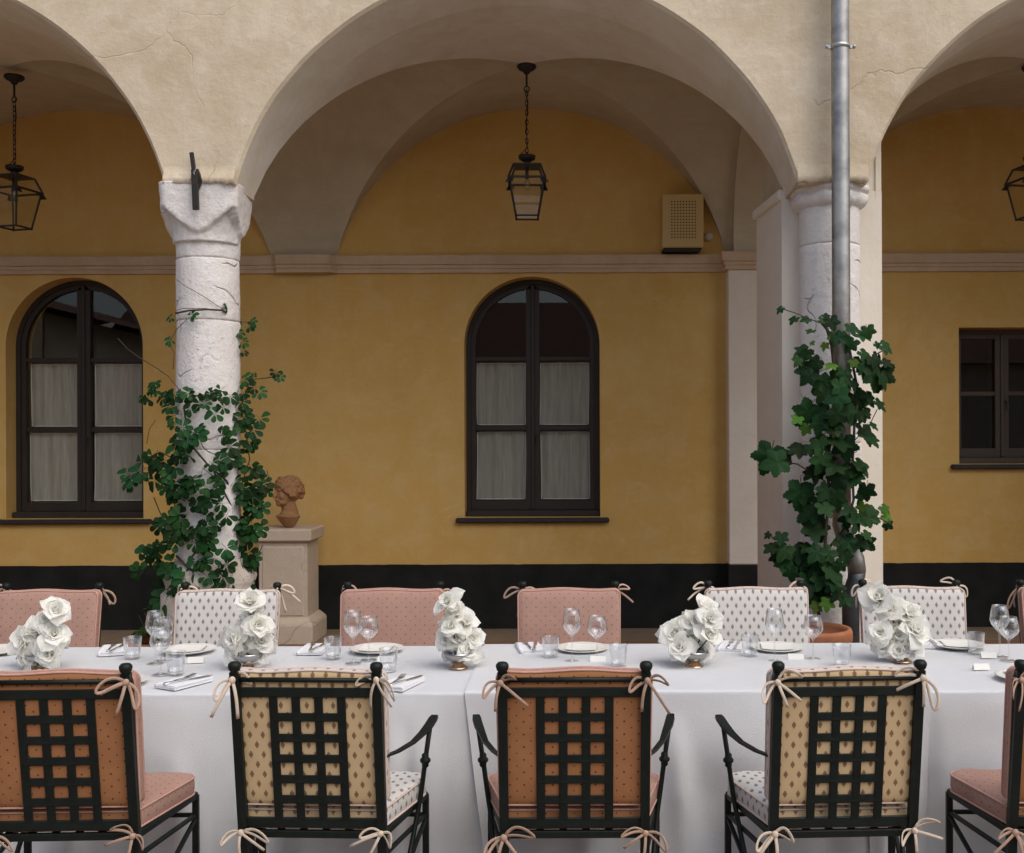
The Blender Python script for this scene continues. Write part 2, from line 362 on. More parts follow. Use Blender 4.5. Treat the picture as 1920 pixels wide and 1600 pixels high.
def link(name, me, parent=None, loc=None, mat=None):
    o = bpy.data.objects.new(name, me); COL.objects.link(o)
    if parent: o.parent = parent
    if mat is not None: o.matrix_basis = mat
    elif loc is not None: o.location = loc
    return o
def empty(name, loc=(0, 0, 0), rz=0.0):
    o = bpy.data.objects.new(name, None); COL.objects.link(o); o.location = loc; o.rotation_euler = (0, 0, rz); o.empty_display_size = 0.1
    return o
def tag(o, label, cat, group=None):
    o["label"] = label; o["category"] = cat
    if group: o["group"] = group
    return o
def struct(o): o["kind"] = "structure"; return o
def copy_tree(o, parent=None):
    c = o.copy(); COL.objects.link(c); c.parent = parent
    for ch in o.children: copy_tree(ch, c)
    return c
def nz(x, y, z, s=1.0): return mnoise.noise(Vector((x * s, y * s, z * s)))

# ------------------------------------------------------------------ setting: ground and floor
FZ = 0.142; WY = 9.4; FY = 6.75; BY = 7.15
g = MB(); g.box(-60, 60, -60, 60, -0.2, 0.0); struct(g.build("ground", "courtyard_stone"))
g = MB(); g.box(-8.0, 7.5, 6.35, WY + 0.02, 0.004, FZ, 0.012); struct(g.build("portico_floor", "floor_tile"))

# ------------------------------------------------------------------ building
bld = empty("arcaded_building", (0, 0, 0))
tag(bld, "ochre building with vaulted arcade, beige plaster arches and dark plinth", "building")
BAYS = [-4.24, -0.33, 3.575]; HA = 1.674
RV = 1.74; CV = 3.345 - sqrt(RV * RV - HA * HA)      # vault circle
RA, CA = 1.80, 2.883                                   # front arch circle
ZSP = 3.36; HAF = 1.745
def arch_pts(cx, r, cz, z0, n=120):
    a0 = math.asin((z0 - cz) / r)
    return [(cx - r * cos(a0 + (pi - 2 * a0) * i / n), cz + r * sin(a0 + (pi - 2 * a0) * i / n)) for i in range(n + 1)]
# front wall
g = MB(); ZT = 7.0
xs = []; prev = -8.0
fr_pts = []           # bottom outline of front face
def wob(x, z, k=0.010): return k * nz(x, 3.1, z, 1.7) + k * 0.4 * nz(x, 9.1, z, 6.0)
outline = [(-8.0, 0.0), (-6.04, 0.0)]
for cx in BAYS:
    outline += arch_pts(cx, RA, CA, ZSP)
outline += [(5.38, 0.0), (7.5, 0.0)]
def off(p, d, cx):   # arch point moved outward by d
    v = Vector((p[0] - cx, p[1] - CA)); v.normalize(); return (p[0] + v.x * d, p[1] + v.y * d)
# front face by strips, arch edges softened
vs = []; fs = []
for i, (x, z) in enumerate(outline):
    near = min(BAYS, key=lambda c: abs(c - x)); inarch = abs(x - near) <= sqrt(RA * RA - (ZSP - CA) ** 2) + 1e-6 and z > ZSP - 1e-6
    if inarch:
        dl = wob(x, z)
        p = off((x, z), dl, near); p1 = off((x, z), dl + 0.018, near)
    else: p = p1 = (x, z)
    outline[i] = (p, p1, near, inarch)
for (pa, qa, ca, ia), (pb, qb, cb, ib) in zip(outline[:-1], outline[1:]):
    if abs(qa[0] - qb[0]) < 1e-6: continue
    zz = [ZT]
    g.add([(qa[0], FY, qa[1]), (qb[0], FY, qb[1]), (qb[0], FY, ZT), (qa[0], FY, ZT)], [(0, 1, 2, 3)], 0, True)
    if ia and ib and ca == cb:
        g.add([(qa[0], FY, qa[1]), (qb[0], FY, qb[1]), (pb[0], FY + 0.02, pb[1]), (pa[0], FY + 0.02, pa[1])], [(0, 1, 2, 3)], 0, True)
for cx in BAYS:      # soffit
    A = [o for o in outline if o[3] and o[2] == cx]
    ch = sqrt(RA * RA - (ZSP - CA) ** 2)
    B = [(cx + HAF * (p_[0] - cx) / ch, CV + sqrt(RV * RV - (HA * min(1, abs(p_[0] - cx) / ch)) ** 2)) for p_ in arch_pts(cx, RA, CA, ZSP)]
    rows = []
    for k in range(7):
        f = k / 6
        rows.append([((a[0][0]) * (1 - f) + b[0] * f, (FY + 0.02) * (1 - f) + (BY + 0.006) * f, a[0][1] * (1 - f) + b[1] * f) for a, b in zip(A, B)])
    g.rings(rows, False, mi=1)
# undersides on columns and end jambs
for xa, xb in ((-2.50, -2.07), (1.41, 1.835)):
    g.box(xa, xb, FY + 0.012, BY + 0.02, ZSP - 0.012, ZSP + 0.02)
g.box(-8.0, -6.02, FY + 0.003, BY, 0.0, 4.0); g.box(5.36, 7.5, FY + 0.003, BY, 0, 4.0)
g.box(-8.0, -7.9, BY, WY, 0, 5); g.box(7.4, 7.5, BY, WY, 0, 5)
g.box(-8.2, 7.7, FY + 0.03, WY + 0.5, ZT - 0.1, ZT)
g.box(-8.0, 7.5, BY - 0.05, BY, 4.66, ZT - 0.1)
g.build("arcade_wall", ["facade_plaster", "soffit_plaster"], bld)

# vaults: groin vault cells
YC = (BY + WY) / 2; HB = (WY - BY) / 2
def zv(u): return CV + sqrt(RV * RV - (u * HA) ** 2)
for cx in BAYS:
    g = MB(); n = 24
    for side in range(4):
        # triangular cell: apex centre, base edge at side; parametrise by k (0..1 outwards) and q (-1..1 across)
        def fn(k, q, side=side):
            q = (q * 2 - 1) * k
            if side == 0: s_, t_ = q, -k
            elif side == 1: s_, t_ = q, k
            elif side == 2: s_, t_ = -k, q
            else: s_, t_ = k, q
            return (cx + s_ * (HA + (HAF - HA) * (1 - t_) / 2), YC + t_ * HB, zv(abs(q)))
        g.grid(fn, n, 128, mi=1 if side == 0 else 0)
    g.build("vault", ["vault_plaster", "soffit_plaster"], bld)
for xa, xb in ((BAYS[0] + HA, BAYS[1] - HA), (BAYS[1] + HA, BAYS[2] - HA), (-8.0, BAYS[0] - HA), (BAYS[2] + HA, 7.5)):
    g = MB(); dx = lambda v: (HAF - HA) * (1 - v); g.grid(lambda u, v: ((xa + dx(v)) * (1 - u) + (xb - dx(v)) * u, YC + (2 * v - 1) * HB, zv(abs(2 * v - 1))), 1, 40)
    g.build("vault_strip", "vault_plaster", bld)

# back wall with window openings
WIN = [(-4.265, 0.59, 1.10, 2.585, True), (-0.33, 0.583, 1.10, 2.585, True), (3.78, 0.44, 1.545, 2.717, False)]   # centre, half width, sill, spring/top, arched
RVL = 0.17
g = MB()
xset = {-8.0, 7.5}
def hole_hi(wd, x):
    c, h, z0, z1, ar = wd
    return z1 + (sqrt(max(h * h - (x - c) ** 2, 0)) if ar else 0)
for wd in WIN:
    c, h = wd[0], wd[1]
    for i in range(41): xset.add(c - h * cos(pi * i / 40))
xl = sorted(xset)
for xa, xb in zip(xl[:-1], xl[1:]):
    xm = (xa + xb) / 2; hole = [wd for wd in WIN if abs(xm - wd[0]) < wd[1]]
    if not hole: g.add([(xa, WY, 0), (xb, WY, 0), (xb, WY, 5), (xa, WY, 5)], [(0, 1, 2, 3)], 0, True)
    else:
        wd = hole[0]
        g.add([(xa, WY, 0), (xb, WY, 0), (xb, WY, wd[2]), (xa, WY, wd[2])], [(0, 1, 2, 3)], 0, True)
        g.add([(xa, WY, hole_hi(wd, xa)), (xb, WY, hole_hi(wd, xb)), (xb, WY, 5), (xa, WY, 5)], [(0, 1, 2, 3)], 0, True)
for wd in WIN:
    c, h, z0, z1, ar = wd
    o = [(c - h, z0)] + ([(c - h * cos(pi * i / 40), z1 + h * sin(pi * i / 40)) for i in range(41)] if ar else [(c - h, z1), (c + h, z1)]) + [(c + h, z0)]
    o2 = o + [o[0]]
    g.rings([[(x, WY, z) for x, z in o2], [(x, WY + 0.45, z) for x, z in o2]], False)
g.build("back_wall", "ochre_plaster", bld, normals=False)

# dado, cornice
def wavy(x0, x1, n): return [x0 + (x1 - x0) * i / n for i in range(n + 1)]
g = MB()
for xa, xb in ((-7.9, 1.337), (2.0, 7.4)):
    X = wavy(xa, xb, 160)
    top = [0.695 + 0.004 * nz(x, 1, 2, 3.0) + 0.003 * nz(x, 4, 2, 14.0) for x in X]
    bot = [FZ + 0.0 for x in X]
    g.rings([[(x, WY - 0.004, b) for x, b in zip(X, bot)], [(x, WY - 0.004, z) for x, z in zip(X, top)], [(x, WY + 0.001, z + 0.001) for x, z in zip(X, top)]], False, sm=False)
g.build("dado", "dado_paint", bld)
CPROF = [(0.0, 3.195), (0.030, 3.20), (0.032, 3.232), (0.042, 3.236), (0.044, 3.262), (0.062, 3.268), (0.070, 3.30), (0.075, 3.338), (0.070, 3.346), (0.0, 3.352)]
for xa, xb in ((-7.9, -2.545), (-2.0, 1.345), (2.02, 7.4)):
    g = MB(); X = wavy(xa, xb, 90)
    g.rings([[(x, WY - d - 0.003 * (nz(x, d * 9, z, 7) if 0 < d else 0), z + 0.004 * nz(x, 2, z * 3, 5.0)) for d, z in CPROF] for x in X], False, sm=False)
    g.build("cornice", "cornice_plaster", bld)
g = MB()   # corbel block where the vault lands
path = [(-2.545, 0), (-2.50, 0.055), (-2.045, 0.055), (-2.0, 0)]
g.rings([[(x, WY - d - e, z) for d, z in CPROF] for x, e in path], False, sm=False)
g.build("corbel", "cornice_plaster", bld)

# pilaster on the wall, pier, transverse arch
PX0, PX1 = 1.365, 2.04
g = MB(); g.box(1.337, 2.02, WY - 0.15, WY + 0.02, 0.70, 3.22, 0.01); g.build("pilaster", "pier_plaster", bld)
g = MB(); g.box(1.332, 2.025, WY - 0.155, WY + 0.02, FZ, 0.699, 0.004); g.build("pilaster_dado", "dado_paint", bld)
g = MB(); g.rings([[(x, y, z) for x, y in ((1.335 - d * 0.8, WY), (1.335 - d * 0.8, WY - 0.15 - d * 0.8), (2.02 + d * .8, WY - 0.15 - d * 0.8), (2.02 + d * .8, WY))] for d, z in CPROF], False, sm=False)
g.build("pilaster_cornice", "cornice_plaster", bld)
g = MB(); g.rings([[(PX0 + 0.02, BY + .002, z), (PX1, BY + .002, z), (PX1 + .03, 7.80, z), (PX0 - 0.035, 7.80, z)] for z in (0.0, 3.395)], True, True, True, sm=False); g.build("pier", "pier_plaster", bld)
g = MB(); g.rings([[(PX0 - 0.005 + i, BY + .004, z), (1.90, BY + .004, z), (1.90, 7.825 - i, z), (PX0 - 0.06 + i, 7.825 - i, z)] for z, i in ((3.335, .014), (3.345, 0), (3.395, 0), (3.405, .01))], True, True, True, sm=False); g.build("impost", "pier_plaster", bld)
g = MB(); g.box(1.62, PX1 + .002, BY + 0.012, 7.79, 3.39, 4.25, 0.01); g.build("pier_upper", "pier_plaster", bld)
g = MB(); n = 40; ya, yb = 7.80, WY - 0.15; yc2 = (ya + yb) / 2; h2 = (yb - ya) / 2
top = 4.36
arc = [(yc2 - h2 * cos(pi * i / n), 3.40 + (top - 3.40) * sin(pi * i / n)) for i in range(n + 1)]
arc = [(ya, 3.345)] + arc + [(yb, 3.345)]
xa, xb = PX0 + 0.02, 2.0
g.rings([[(xa, y, z) for y, z in arc], [(xb, y, z) for y, z in arc]], False)
for x in (xa, xb):
    bnd = [(BY, 3.345)] + arc + [(WY, 3.345)]
    g.rings([[(x, y, z) for y, z in bnd], [(x, y, 4.75) for y, z in bnd]], False, sm=False)
g.build("transverse_arch", "vault_plaster", bld)

# windows
def window(wd, light, curtains):
    c, h, z0, z1, ar = wd
    Y0 = WY + RVL; fm = "frame_paint_light" if light else "frame_paint"
    wroot = MB()
    def outl(ins, n=36):
        hh = h - ins; zz = z0 + ins
        if ar: return [(c - hh, zz)] + [(c - hh * cos(pi * i / n), z1 + hh * sin(pi * i / n)) for i in range(n + 1)] + [(c + hh, zz)]
        return [(c - hh, zz), (c - hh, z1 - ins), (c + hh, z1 - ins), (c + hh, zz)]
    def ring(mb, i0, i1, ya, yb):
        a, b = outl(i0), outl(i1); a.append(a[0]); b.append(b[0])
        mb.rings([[(x, yb, z) for x, z in a], [(x, ya, z) for x, z in a], [(x, ya, z) for x, z in b], [(x, yb, z) for x, z in b]], False, sm=False)
    ring(wroot, 0.0, 0.040, Y0, Y0 + 0.08)
    win = wroot.build("window", fm, bld)
    # two casements
    bz = z0 + 0.055
    if ar: bars = [2.475, 1.868]
    else: bars = [z0 + (z1 - z0) * 0.52]
    for sx in (-1, 1):
        fr = MB(); i0, i1 = 0.042, 0.082
        a, b = outl(i0), outl(i1)
        a = [p for p in a if (p[0] - c) * sx > 0.012] ; b = [p for p in b if (p[0] - c) * sx > 0.058]
        # stile along the middle closes the ring
        za = max(p[1] for p in a); zb = max(p[1] for p in b)
        def ytop(x, i):
            hh = h - i
            return z1 + sqrt(max(hh * hh - (x - c) ** 2, 0)) if ar else z1 - i
        m0, m1 = c + sx * 0.012, c + sx * 0.058
        A = [(m0, bz)] + [p for p in a if p[1] > bz + .001] + [(m0, ytop(m0, i0))]
        B = [(m1, bz + 0.075)] + [p for p in b if p[1] > bz + .08] + [(m1, ytop(m1, i1))]
        if sx < 0:
            A = [(c - h + i0, bz)] + [p for p in a if p[1] > z0 + i0 + .001] + [(m0, ytop(m0, i0)), (m0, bz)]
            B = [(c - h + i1, bz + .075)] + [p for p in b if p[1] > z0 + i1 + .001] + [(m1, ytop(m1, i1)), (m1, bz + .075)]
        else:
            A = [(m0, bz), (m0, ytop(m0, i0))] + [p for p in a if p[1] > z0 + i0 + .001] + [(c + h - i0, bz)]
            B = [(m1, bz + .075), (m1, ytop(m1, i1))] + [p for p in b if p[1] > z0 + i1 + .001] + [(c + h - i1, bz + .075)]
        # resample both to same count
        def resamp(pl, n=90):
            pl = pl + [pl[0]]; L = [0]
            for p, q in zip(pl[:-1], pl[1:]): L.append(L[-1] + math.dist(p, q))
            out = []
            for k in range(n):
                tt = L[-1] * k / n; j = 0
                while L[j + 1] < tt: j += 1
                f = (tt - L[j]) / max(L[j + 1] - L[j], 1e-9); out.append((pl[j][0] + (pl[j + 1][0] - pl[j][0]) * f, pl[j][1] + (pl[j + 1][1] - pl[j][1]) * f))
            return out
        # stiles and rails as boxes, arch as swept ring
        ya, yb = Y0 + 0.012, Y0 + 0.062
        xo = c + sx * (h - i0); xi = c + sx * (h - i1)
        fr.box(min(xo, xi), max(xo, xi), ya, yb, bz, z1 if ar else z1 - i0)
        fr.box(min(m0, m1), max(m0, m1), ya - 0.002, yb, bz, ytop(m1, i1) if ar else z1 - i0)
        fr.box(min(xi, m1), max(xi, m1), ya + .001, yb, bz, bz + 0.075)
        if ar:
            n = 24; t0 = math.acos(0.012 / (h - i0)); t1 = math.acos(0.058 / (h - i1))
            aa = [(c + sx * (h - i0) * cos(t0 * k / n), z1 + (h - i0) * sin(t0 * k / n)) for k in range(n + 1)]
            bb = [(c + sx * (h - i1) * cos(t1 * k / n), z1 + (h - i1) * sin(t1 * k / n)) for k in range(n + 1)]
            fr.rings([[(x, yb, z) for x, z in aa], [(x, ya, z) for x, z in aa], [(x, ya, z) for x, z in bb], [(x, yb, z) for x, z in bb]], False, sm=False)
        else: fr.box(min(xi, m1), max(xi, m1), ya + .001, yb, z1 - i1, z1 - i0)
        fr.build("casement", fm, win)
        for bzr in bars:
            gb = MB(); gb.box(min(xi, m1), max(xi, m1), ya + 0.006, yb - 0.008, bzr - 0.019, bzr + 0.019, 0.004); gb.build("glazing_bar", fm, win)
        # panes
        lims = [bz + 0.075] + sorted(b + 0 for b in bars) + [None]
        for lo, hi in zip(lims[:-1], lims[1:]):
            gp = MB(); xa_, xb_ = min(xi, m1) - .004, max(xi, m1) + .004; Yg = Y0 + 0.045
            if hi is None:
                n = 14; X = [xa_ + (xb_ - xa_) * k / n for k in range(n + 1)]
                gp.rings([[(x, Yg, lo) for x in X], [(x, Yg, max(ytop(x, i1 - .01), lo + .001)) for x in X]], False, sm=False)
            else: gp.add([(xa_, Yg, lo), (xb_, Yg, lo), (xb_, Yg, hi), (xa_, Yg, hi)], [(0, 1, 2, 3)], 0, False)
            gp.build("pane", "window_glass", win)
            if curtains and hi is not None:
                gc = MB(); X0, X1 = xa_ + 0.012, xb_ - 0.012; za_, zb_ = lo + (.012 if lo == lims[0] else .030), hi - 0.035
                ph = random.random() * 9
                def cf(u, v, X0=X0, X1=X1, za_=za_, zb_=zb_, ph=ph):
                    x = X0 + (X1 - X0) * u + 0.006 * sin(v * 3 + ph) * (1 - v); z = za_ + (zb_ - za_) * v
                    return (x, Y0 + 0.085 + 0.010 * sin(u * 13 + ph + v) * (0.6 + 0.4 * v) + 0.005 * sin(u * 31 + ph), z)
                gc.grid(cf, 40, 6)
                cu = gc.build("curtain", "curtain_sheer", win, normals=False)
                gh = MB(); hem = [cf(u / 12, 0) for u in range(13)] + [cf(1, v / 6) for v in range(1, 7)] + [cf(1 - u / 12, 1) for u in range(1, 13)] + [cf(0, 1 - v / 6) for v in range(1, 6)]
                gh.tube([(p[0], p[1] - 0.003, p[2]) for p in hem], 0.0045, 5, closed=True); gh.build("curtain_hem", "curtain_hem", win)
    gm = MB(); gm.box(c - 0.016, c + 0.016, Y0 - 0.006, Y0 + 0.03, bz, (z1 + h - 0.045) if ar else z1 - .042, 0.006); gm.build("astragal", fm, win)
    gk = MB(); zk_ = (z0 + z1) / 2 - .05; gk.lathe([(0.0, .012), (.012, .010), (.014, 0.0)], 12, (0, 0, 0)); gk.v = [(c + 0.03 + x, Y0 - .002 - z, zk_ + y) for x, y, z in gk.v]; gk.bar((c + .03, Y0 - .016, zk_ + .004), (c + .03, Y0 - .018, zk_ - .075), .012, .007); gk.build('handle', 'black_iron', win)
    gs = MB(); gs.box(c - h + 0.005, c + h - 0.005, Y0 - 0.09, Y0 + 0.03, z0 - 0.002, z0 + 0.052, 0.008); gs.build("bottom_rail", fm, win)
    gs = MB(); gs.box(c - h - 0.075, c + h + 0.075, WY - 0.055, Y0 + 0.05, z0 - 0.045, z0 - 0.004, 0.010); gs.build("sill", "sill_slate", win)
    gi = MB(); gi.box(c - h - .3, c + h + .3, WY + 0.455, WY + 2.5, z0 - 0.8, z1 + h + 0.4)
    vsx = gi.v; gi.f.pop(2); gi.mi.pop(); gi.sm.pop()     # open towards the window
    gi.build("room_interior", "room_dark", win, normals=False)
    gw = MB()
    return win
window(WIN[0], False, True); window(WIN[1], False, True); window(WIN[2], True, False)

# ------------------------------------------------------------------ other wings of the courtyard (mirrored in the panes; the side one is added)
def wing(name, x0, x1, y0, y1, hw, hr, axis, label):
    r = empty(name, ((x0 + x1) / 2, (y0 + y1) / 2, 0)); tag(r, label, "building")
    ox, oy = r.location.x, r.location.y
    g = MB(); g.box(x0 - ox, x1 - ox, y0 - oy, y1 - oy, 0.0, hw); g.build("wall", "facade_plaster", r)
    g = MB(); e = 0.5
    if axis == 'x':
        g.rings([[(x, y0 - oy - e, hw), (x, 0, hr), (x, y1 - oy + e, hw), (x, 0, hr - .15)] for x in (x0 - ox - e, x1 - ox + e)], True, True, True, sm=False)
    else:
        g.rings([[(x0 - ox - e, y, hw), (0, y, hr), (x1 - ox + e, y, hw), (0, y, hr - .15)] for y in (y0 - oy - e, y1 - oy + e)], True, True, True, sm=False)
    g.build("roof", "roof_tile", r)
wing("courtyard_wing", -12, 14, -15.0, -9.0, 3.6, 5.6, 'x', "low courtyard wing with tiled roof, seen only mirrored in the window panes")

wing("courtyard_wing", -16.0, -10.5, -12.0, 5.0, 4.3, 5.3, 'y', "added low side wing, unseen, darkening the reflection in the left window panes")  # added blocker, keeps bright sky out of the left panes

# ------------------------------------------------------------------ columns
def rough_lathe(g, prof, cx, cy, n=40, amp=0.006, seed=0.0, mi=0, cap=False):
    rows = []
    for r, z in prof:
        rows.append([(cx + (r + amp * nz(cos(a) * 1.3 + seed, sin(a) * 1.3, z, 2.3) + amp * .5 * nz(cos(a) * 4, sin(a) * 4, z * 3 + seed, 3)) * cos(a),
                      cy + (r + amp * nz(cos(a) * 1.3 + seed, sin(a) * 1.3, z, 2.3) + amp * .5 * nz(cos(a) * 4, sin(a) * 4, z * 3 + seed, 3)) * sin(a), z) for a in (2 * pi * j / n for j in range(n))])
    g.rings(rows, True, cap, cap, mi)
def drum_prof(z0, z1, r0, r1, step=0.06):
    n = max(3, int((z1 - z0) / step)); c = 0.008
    pr = [(r0 - 0.010, z0), (r0 - 0.002, z0 + c * .5), (r0, z0 + c * 1.6)]
    pr += [(r0 + (r1 - r0) * k / n, z0 + (z1 - z0) * k / n) for k in range(1, n)]
    pr += [(r1, z1 - c * 1.6), (r1 - 0.002, z1 - c * .5), (r1 - 0.010, z1)]
    return pr
# column on the left
C1X, C1Y = -2.318, 7.00
c1 = empty("stone_column", (C1X, C1Y, FZ)); tag(c1, "white stone column with shield-shaped capital, wrapped in climbing creeper", "column")
for z0, z1, r0, r1 in ((1.02, 1.72, 0.199, 0.197), (1.72, 2.535, 0.197, 0.195), (2.535, 2.925, 0.195, 0.194), (2.925, 3.10, 0.194, 0.200)):
    g = MB(); rough_lathe(g, drum_prof(z0 - FZ, z1 - FZ, r0, r1), 0, 0, 44, 0.006, z0); g.build("drum", "white_stone", c1)
g = MB(); rough_lathe(g, [(0.15, 0.0), (0.30, 0.0), (0.305, 0.1), (0.297, 0.55), (0.295, 0.66), (0.27, 0.69), (0.275, 0.72), (0.285, 0.76), (0.27, 0.80), (0.235, 0.83), (0.215, 0.88)], 0, 0, 26, 0.022, 4.2, cap=True)
g.build("base", "base_stone", c1)
# capital: square block whose faces hang down as shields over the round shaft
g = MB(); rows = []; hw = 0.247; zb, zt = 3.02, 3.375
nzr = 34; na = 96
for k in range(nzr + 1):
    z = zb + (zt - zb) * k / nzr; row = []
    for j in range(na):
        a = 2 * pi * j / na; ca, sa = abs(cos(a)), abs(sin(a))
        sq = hw / max(ca, sa); sq = min(sq, hw * 1.30)
        tcoord = min(ca, sa) / max(ca, sa)                # 0 middle of face, 1 corner
        zedge = 3.055 + 0.155 * tcoord ** 1.3 + 0.012 * nz(cos(a) * 2, sin(a) * 2, 5.0, 3)
        f = min(max((z - zedge) / 0.022, 0), 1); f = f * f * (3 - 2 * f)
        lean = 1 + 0.10 * (z - zt) / (zt - zb) * 1.0
        cone = 0.20 + 0.05 * max(0, (z - zb) / (zt - zb))
        r = cone * (1 - f) + sq * lean * f
        r += 0.006 * nz(cos(a) * 2, sin(a) * 2, z * 4, 3.0) + 0.003 * nz(cos(a) * 5, sin(a) * 5, z * 9, 3.0)
        row.append((r * cos(a), r * sin(a), z - FZ))
    rows.append(row)
g.rings(rows, True, True, True, sm=True)
cp = g.build("capital", "white_stone", c1); cp.rotation_euler = (0, 0, radians(4)); cp.location = (0.0, -0.02, 0)

# column on the right with ring-moulded capital
C2X, C2Y = 1.66, 6.995
c2 = empty("stone_column", (C2X, C2Y, FZ)); tag(c2, "white stone column with chipped moulded capital behind the metal downpipe", "column")
for z0, z1, r0, r1 in ((0.55, 1.75, 0.192, 0.192), (1.75, 3.0, 0.192, 0.190), (3.0, 3.235, 0.188, 0.190)):
    g = MB(); rough_lathe(g, drum_prof(z0 - FZ, z1 - FZ, r0, r1), 0, 0, 44, 0.006, z0 * 3); g.build("drum", "white_stone", c2)
g = MB(); rough_lathe(g, [(0.15, 0.0), (0.27, 0.0), (0.27, 0.20), (0.25, 0.22), (0.262, 0.27), (0.25, 0.32), (0.21, 0.34), (0.205, 0.41)], 0, 0, 30, 0.010, 9.2, cap=True)
g.build("base", "base_stone", c2)
g = MB(); rows = []
for r, z in [(0.187, 3.225), (0.19, 3.232), (0.205, 3.238), (0.225, 3.250), (0.238, 3.272), (0.240, 3.298), (0.236, 3.314), (0.226, 3.318), (0.228, 3.326), (0.243, 3.330), (0.247, 3.350), (0.244, 3.374), (0.20, 3.376)]:
    row = []
    for j in range(72):
        a = 2 * pi * j / 72; b = (a + pi / 8) % (pi / 4) - pi / 8
        oc = 0.5 + 0.5 * (1 if z > 3.25 else max(0, (z - 3.22) / 0.03)); rr = r * (1 + (cos(pi / 8) / cos(b) - 1 + 0.03) * oc)
        rr += 0.007 * nz(cos(a) * 3, sin(a) * 3, z * 12, 2.5) + 0.005 * min(0, nz(cos(a) * 8, sin(a) * 8, z * 20, 2)) * 2
        row.append((rr * cos(a), rr * sin(a), z - FZ))
    rows.append(row)
g.rings(rows, True, True, True); g.build("capital", "white_stone", c2)

# iron tie-rod anchor
an = empty("wall_anchor", P(366, 340, 6.70)); tag(an, "black iron tie-rod anchor standing on the left column capital", "wall anchor")
def A(px, py, dy=0.0): return P(px, py, 6.70 + dy) - Vector(an.location)
g = MB(); g.bar(A(361, 284), A(366, 322), 0.024, 0.02); g.bar(A(366.5, 316), A(369, 391), 0.036, 0.03); g.build("anchor_bar", "rust_iron", an)
g = MB(); g.bar(A(369, 316, 0.02), A(378, 340, 0.03), 0.03, 0.03); g.bar(A(378, 338, 0.03), A(371, 352, 0.02), 0.022, 0.02); g.build("wedge", "rust_iron", an)
g = MB(); g.tube([A(352, 345, 0.06), A(366, 322, -0.02), A(369, 314, -0.02), A(364, 321, -0.025), A(382, 350, 0.05)], 0.0022, 5); g.build("binding_wire", "wire", an)

# ragged plaster edge lapping over each capital
for x0_, x1_, yf, sd in ((-2.505, -2.065, 6.724, 2.0), (1.405, 1.842, 6.735, 6.0)):
    g = MB(); X = wavy(x0_, x1_, 60); rows = []
    bt = [3.362 + 0.016 * nz(x, sd, 1, 9.0) + 0.012 * nz(x, sd, 2, 30.0) for x in X]
    for zf, yy in ((3.47, FY - 0.0008), (3.435, FY - 0.004), (None, yf + .004), (0.0, yf), (-0.004, FY + .01)):
        rows.append([(x, yy + 0.002 * nz(x, sd, yy * 50, 20), (bt[i] + zf) if zf is not None and zf < 1 else (3.40 if zf is None else zf)) for i, x in enumerate(X)])
    g.rings(rows, False); g.build("plaster_edge", "facade_plaster", bld)

# ------------------------------------------------------------------ downpipe
PXc = 1578
dp = empty("downpipe", P(PXc, 1205, 6.60) * 1.0); dp.location.z = FZ; dp.location = (dp.location.x, 6.62, FZ)
tag(dp, "grey zinc rainwater downpipe running down in front of the right column", "downpipe")
def D(px, py, Y): return P(px, py, Y) - Vector(dp.location)
X0p = (PXc - CX) * 6.62 / F - dp.location.x
g = MB(); zk = D(PXc, 960, 6.62).z
g.tube([(X0p, 0, 7.0), (X0p, 0, 5.2), (X0p, 0, 4.0), (X0p, 0, 2.6), (X0p, 0, zk)], 0.0545, 22); g.build("pipe", "zinc", dp)
g = MB(); pts = [Vector((X0p, 0, zk + 0.03)), Vector((X0p, 0, zk - 0.02))] + [D(x, y, 6.62) for x, y in ((1577, 985), (1583, 1008), (1595, 1032), (1603, 1050), (1606, 1075))]
g.tube(pts, 0.0545, 20, up=(0, 1, 0)); g.lathe([(0.0545, -0.012), (0.062, -0.008), (0.062, 0.02), (0.0545, 0.026)], 22, (X0p, 0, zk)); g.build("offset_bend", "zinc", dp)
g = MB(); q = D(1594, 1100, 6.62); q2 = D(1606, 1072, 6.62)
g.tube([q2, D(1604, 1090, 6.62), Vector((q.x, 0, q.z - .05)), Vector((q.x, 0, 0.0))], 0.052, 20, up=(0, 1, 0)); g.build("lower_pipe", "cast_pipe", dp)
g = MB(); zb_ = D(PXc, 90, 6.62).z; g.lathe([(0.056, -0.012), (0.060, -0.012), (0.060, 0.012), (0.056, 0.012)], 24, (X0p, 0, zb_))
for s_ in (-1, 1):
    g.box(X0p + s_ * 0.075 - 0.018, X0p + s_ * 0.075 + 0.018, -0.006, 0.006, zb_ - 0.012, zb_ + 0.012, 0.003); g.ball((X0p + s_ * 0.083, -0.008, zb_), 0.011, 8, 6)
g.build("pipe_clamp", "zinc_collar", dp)

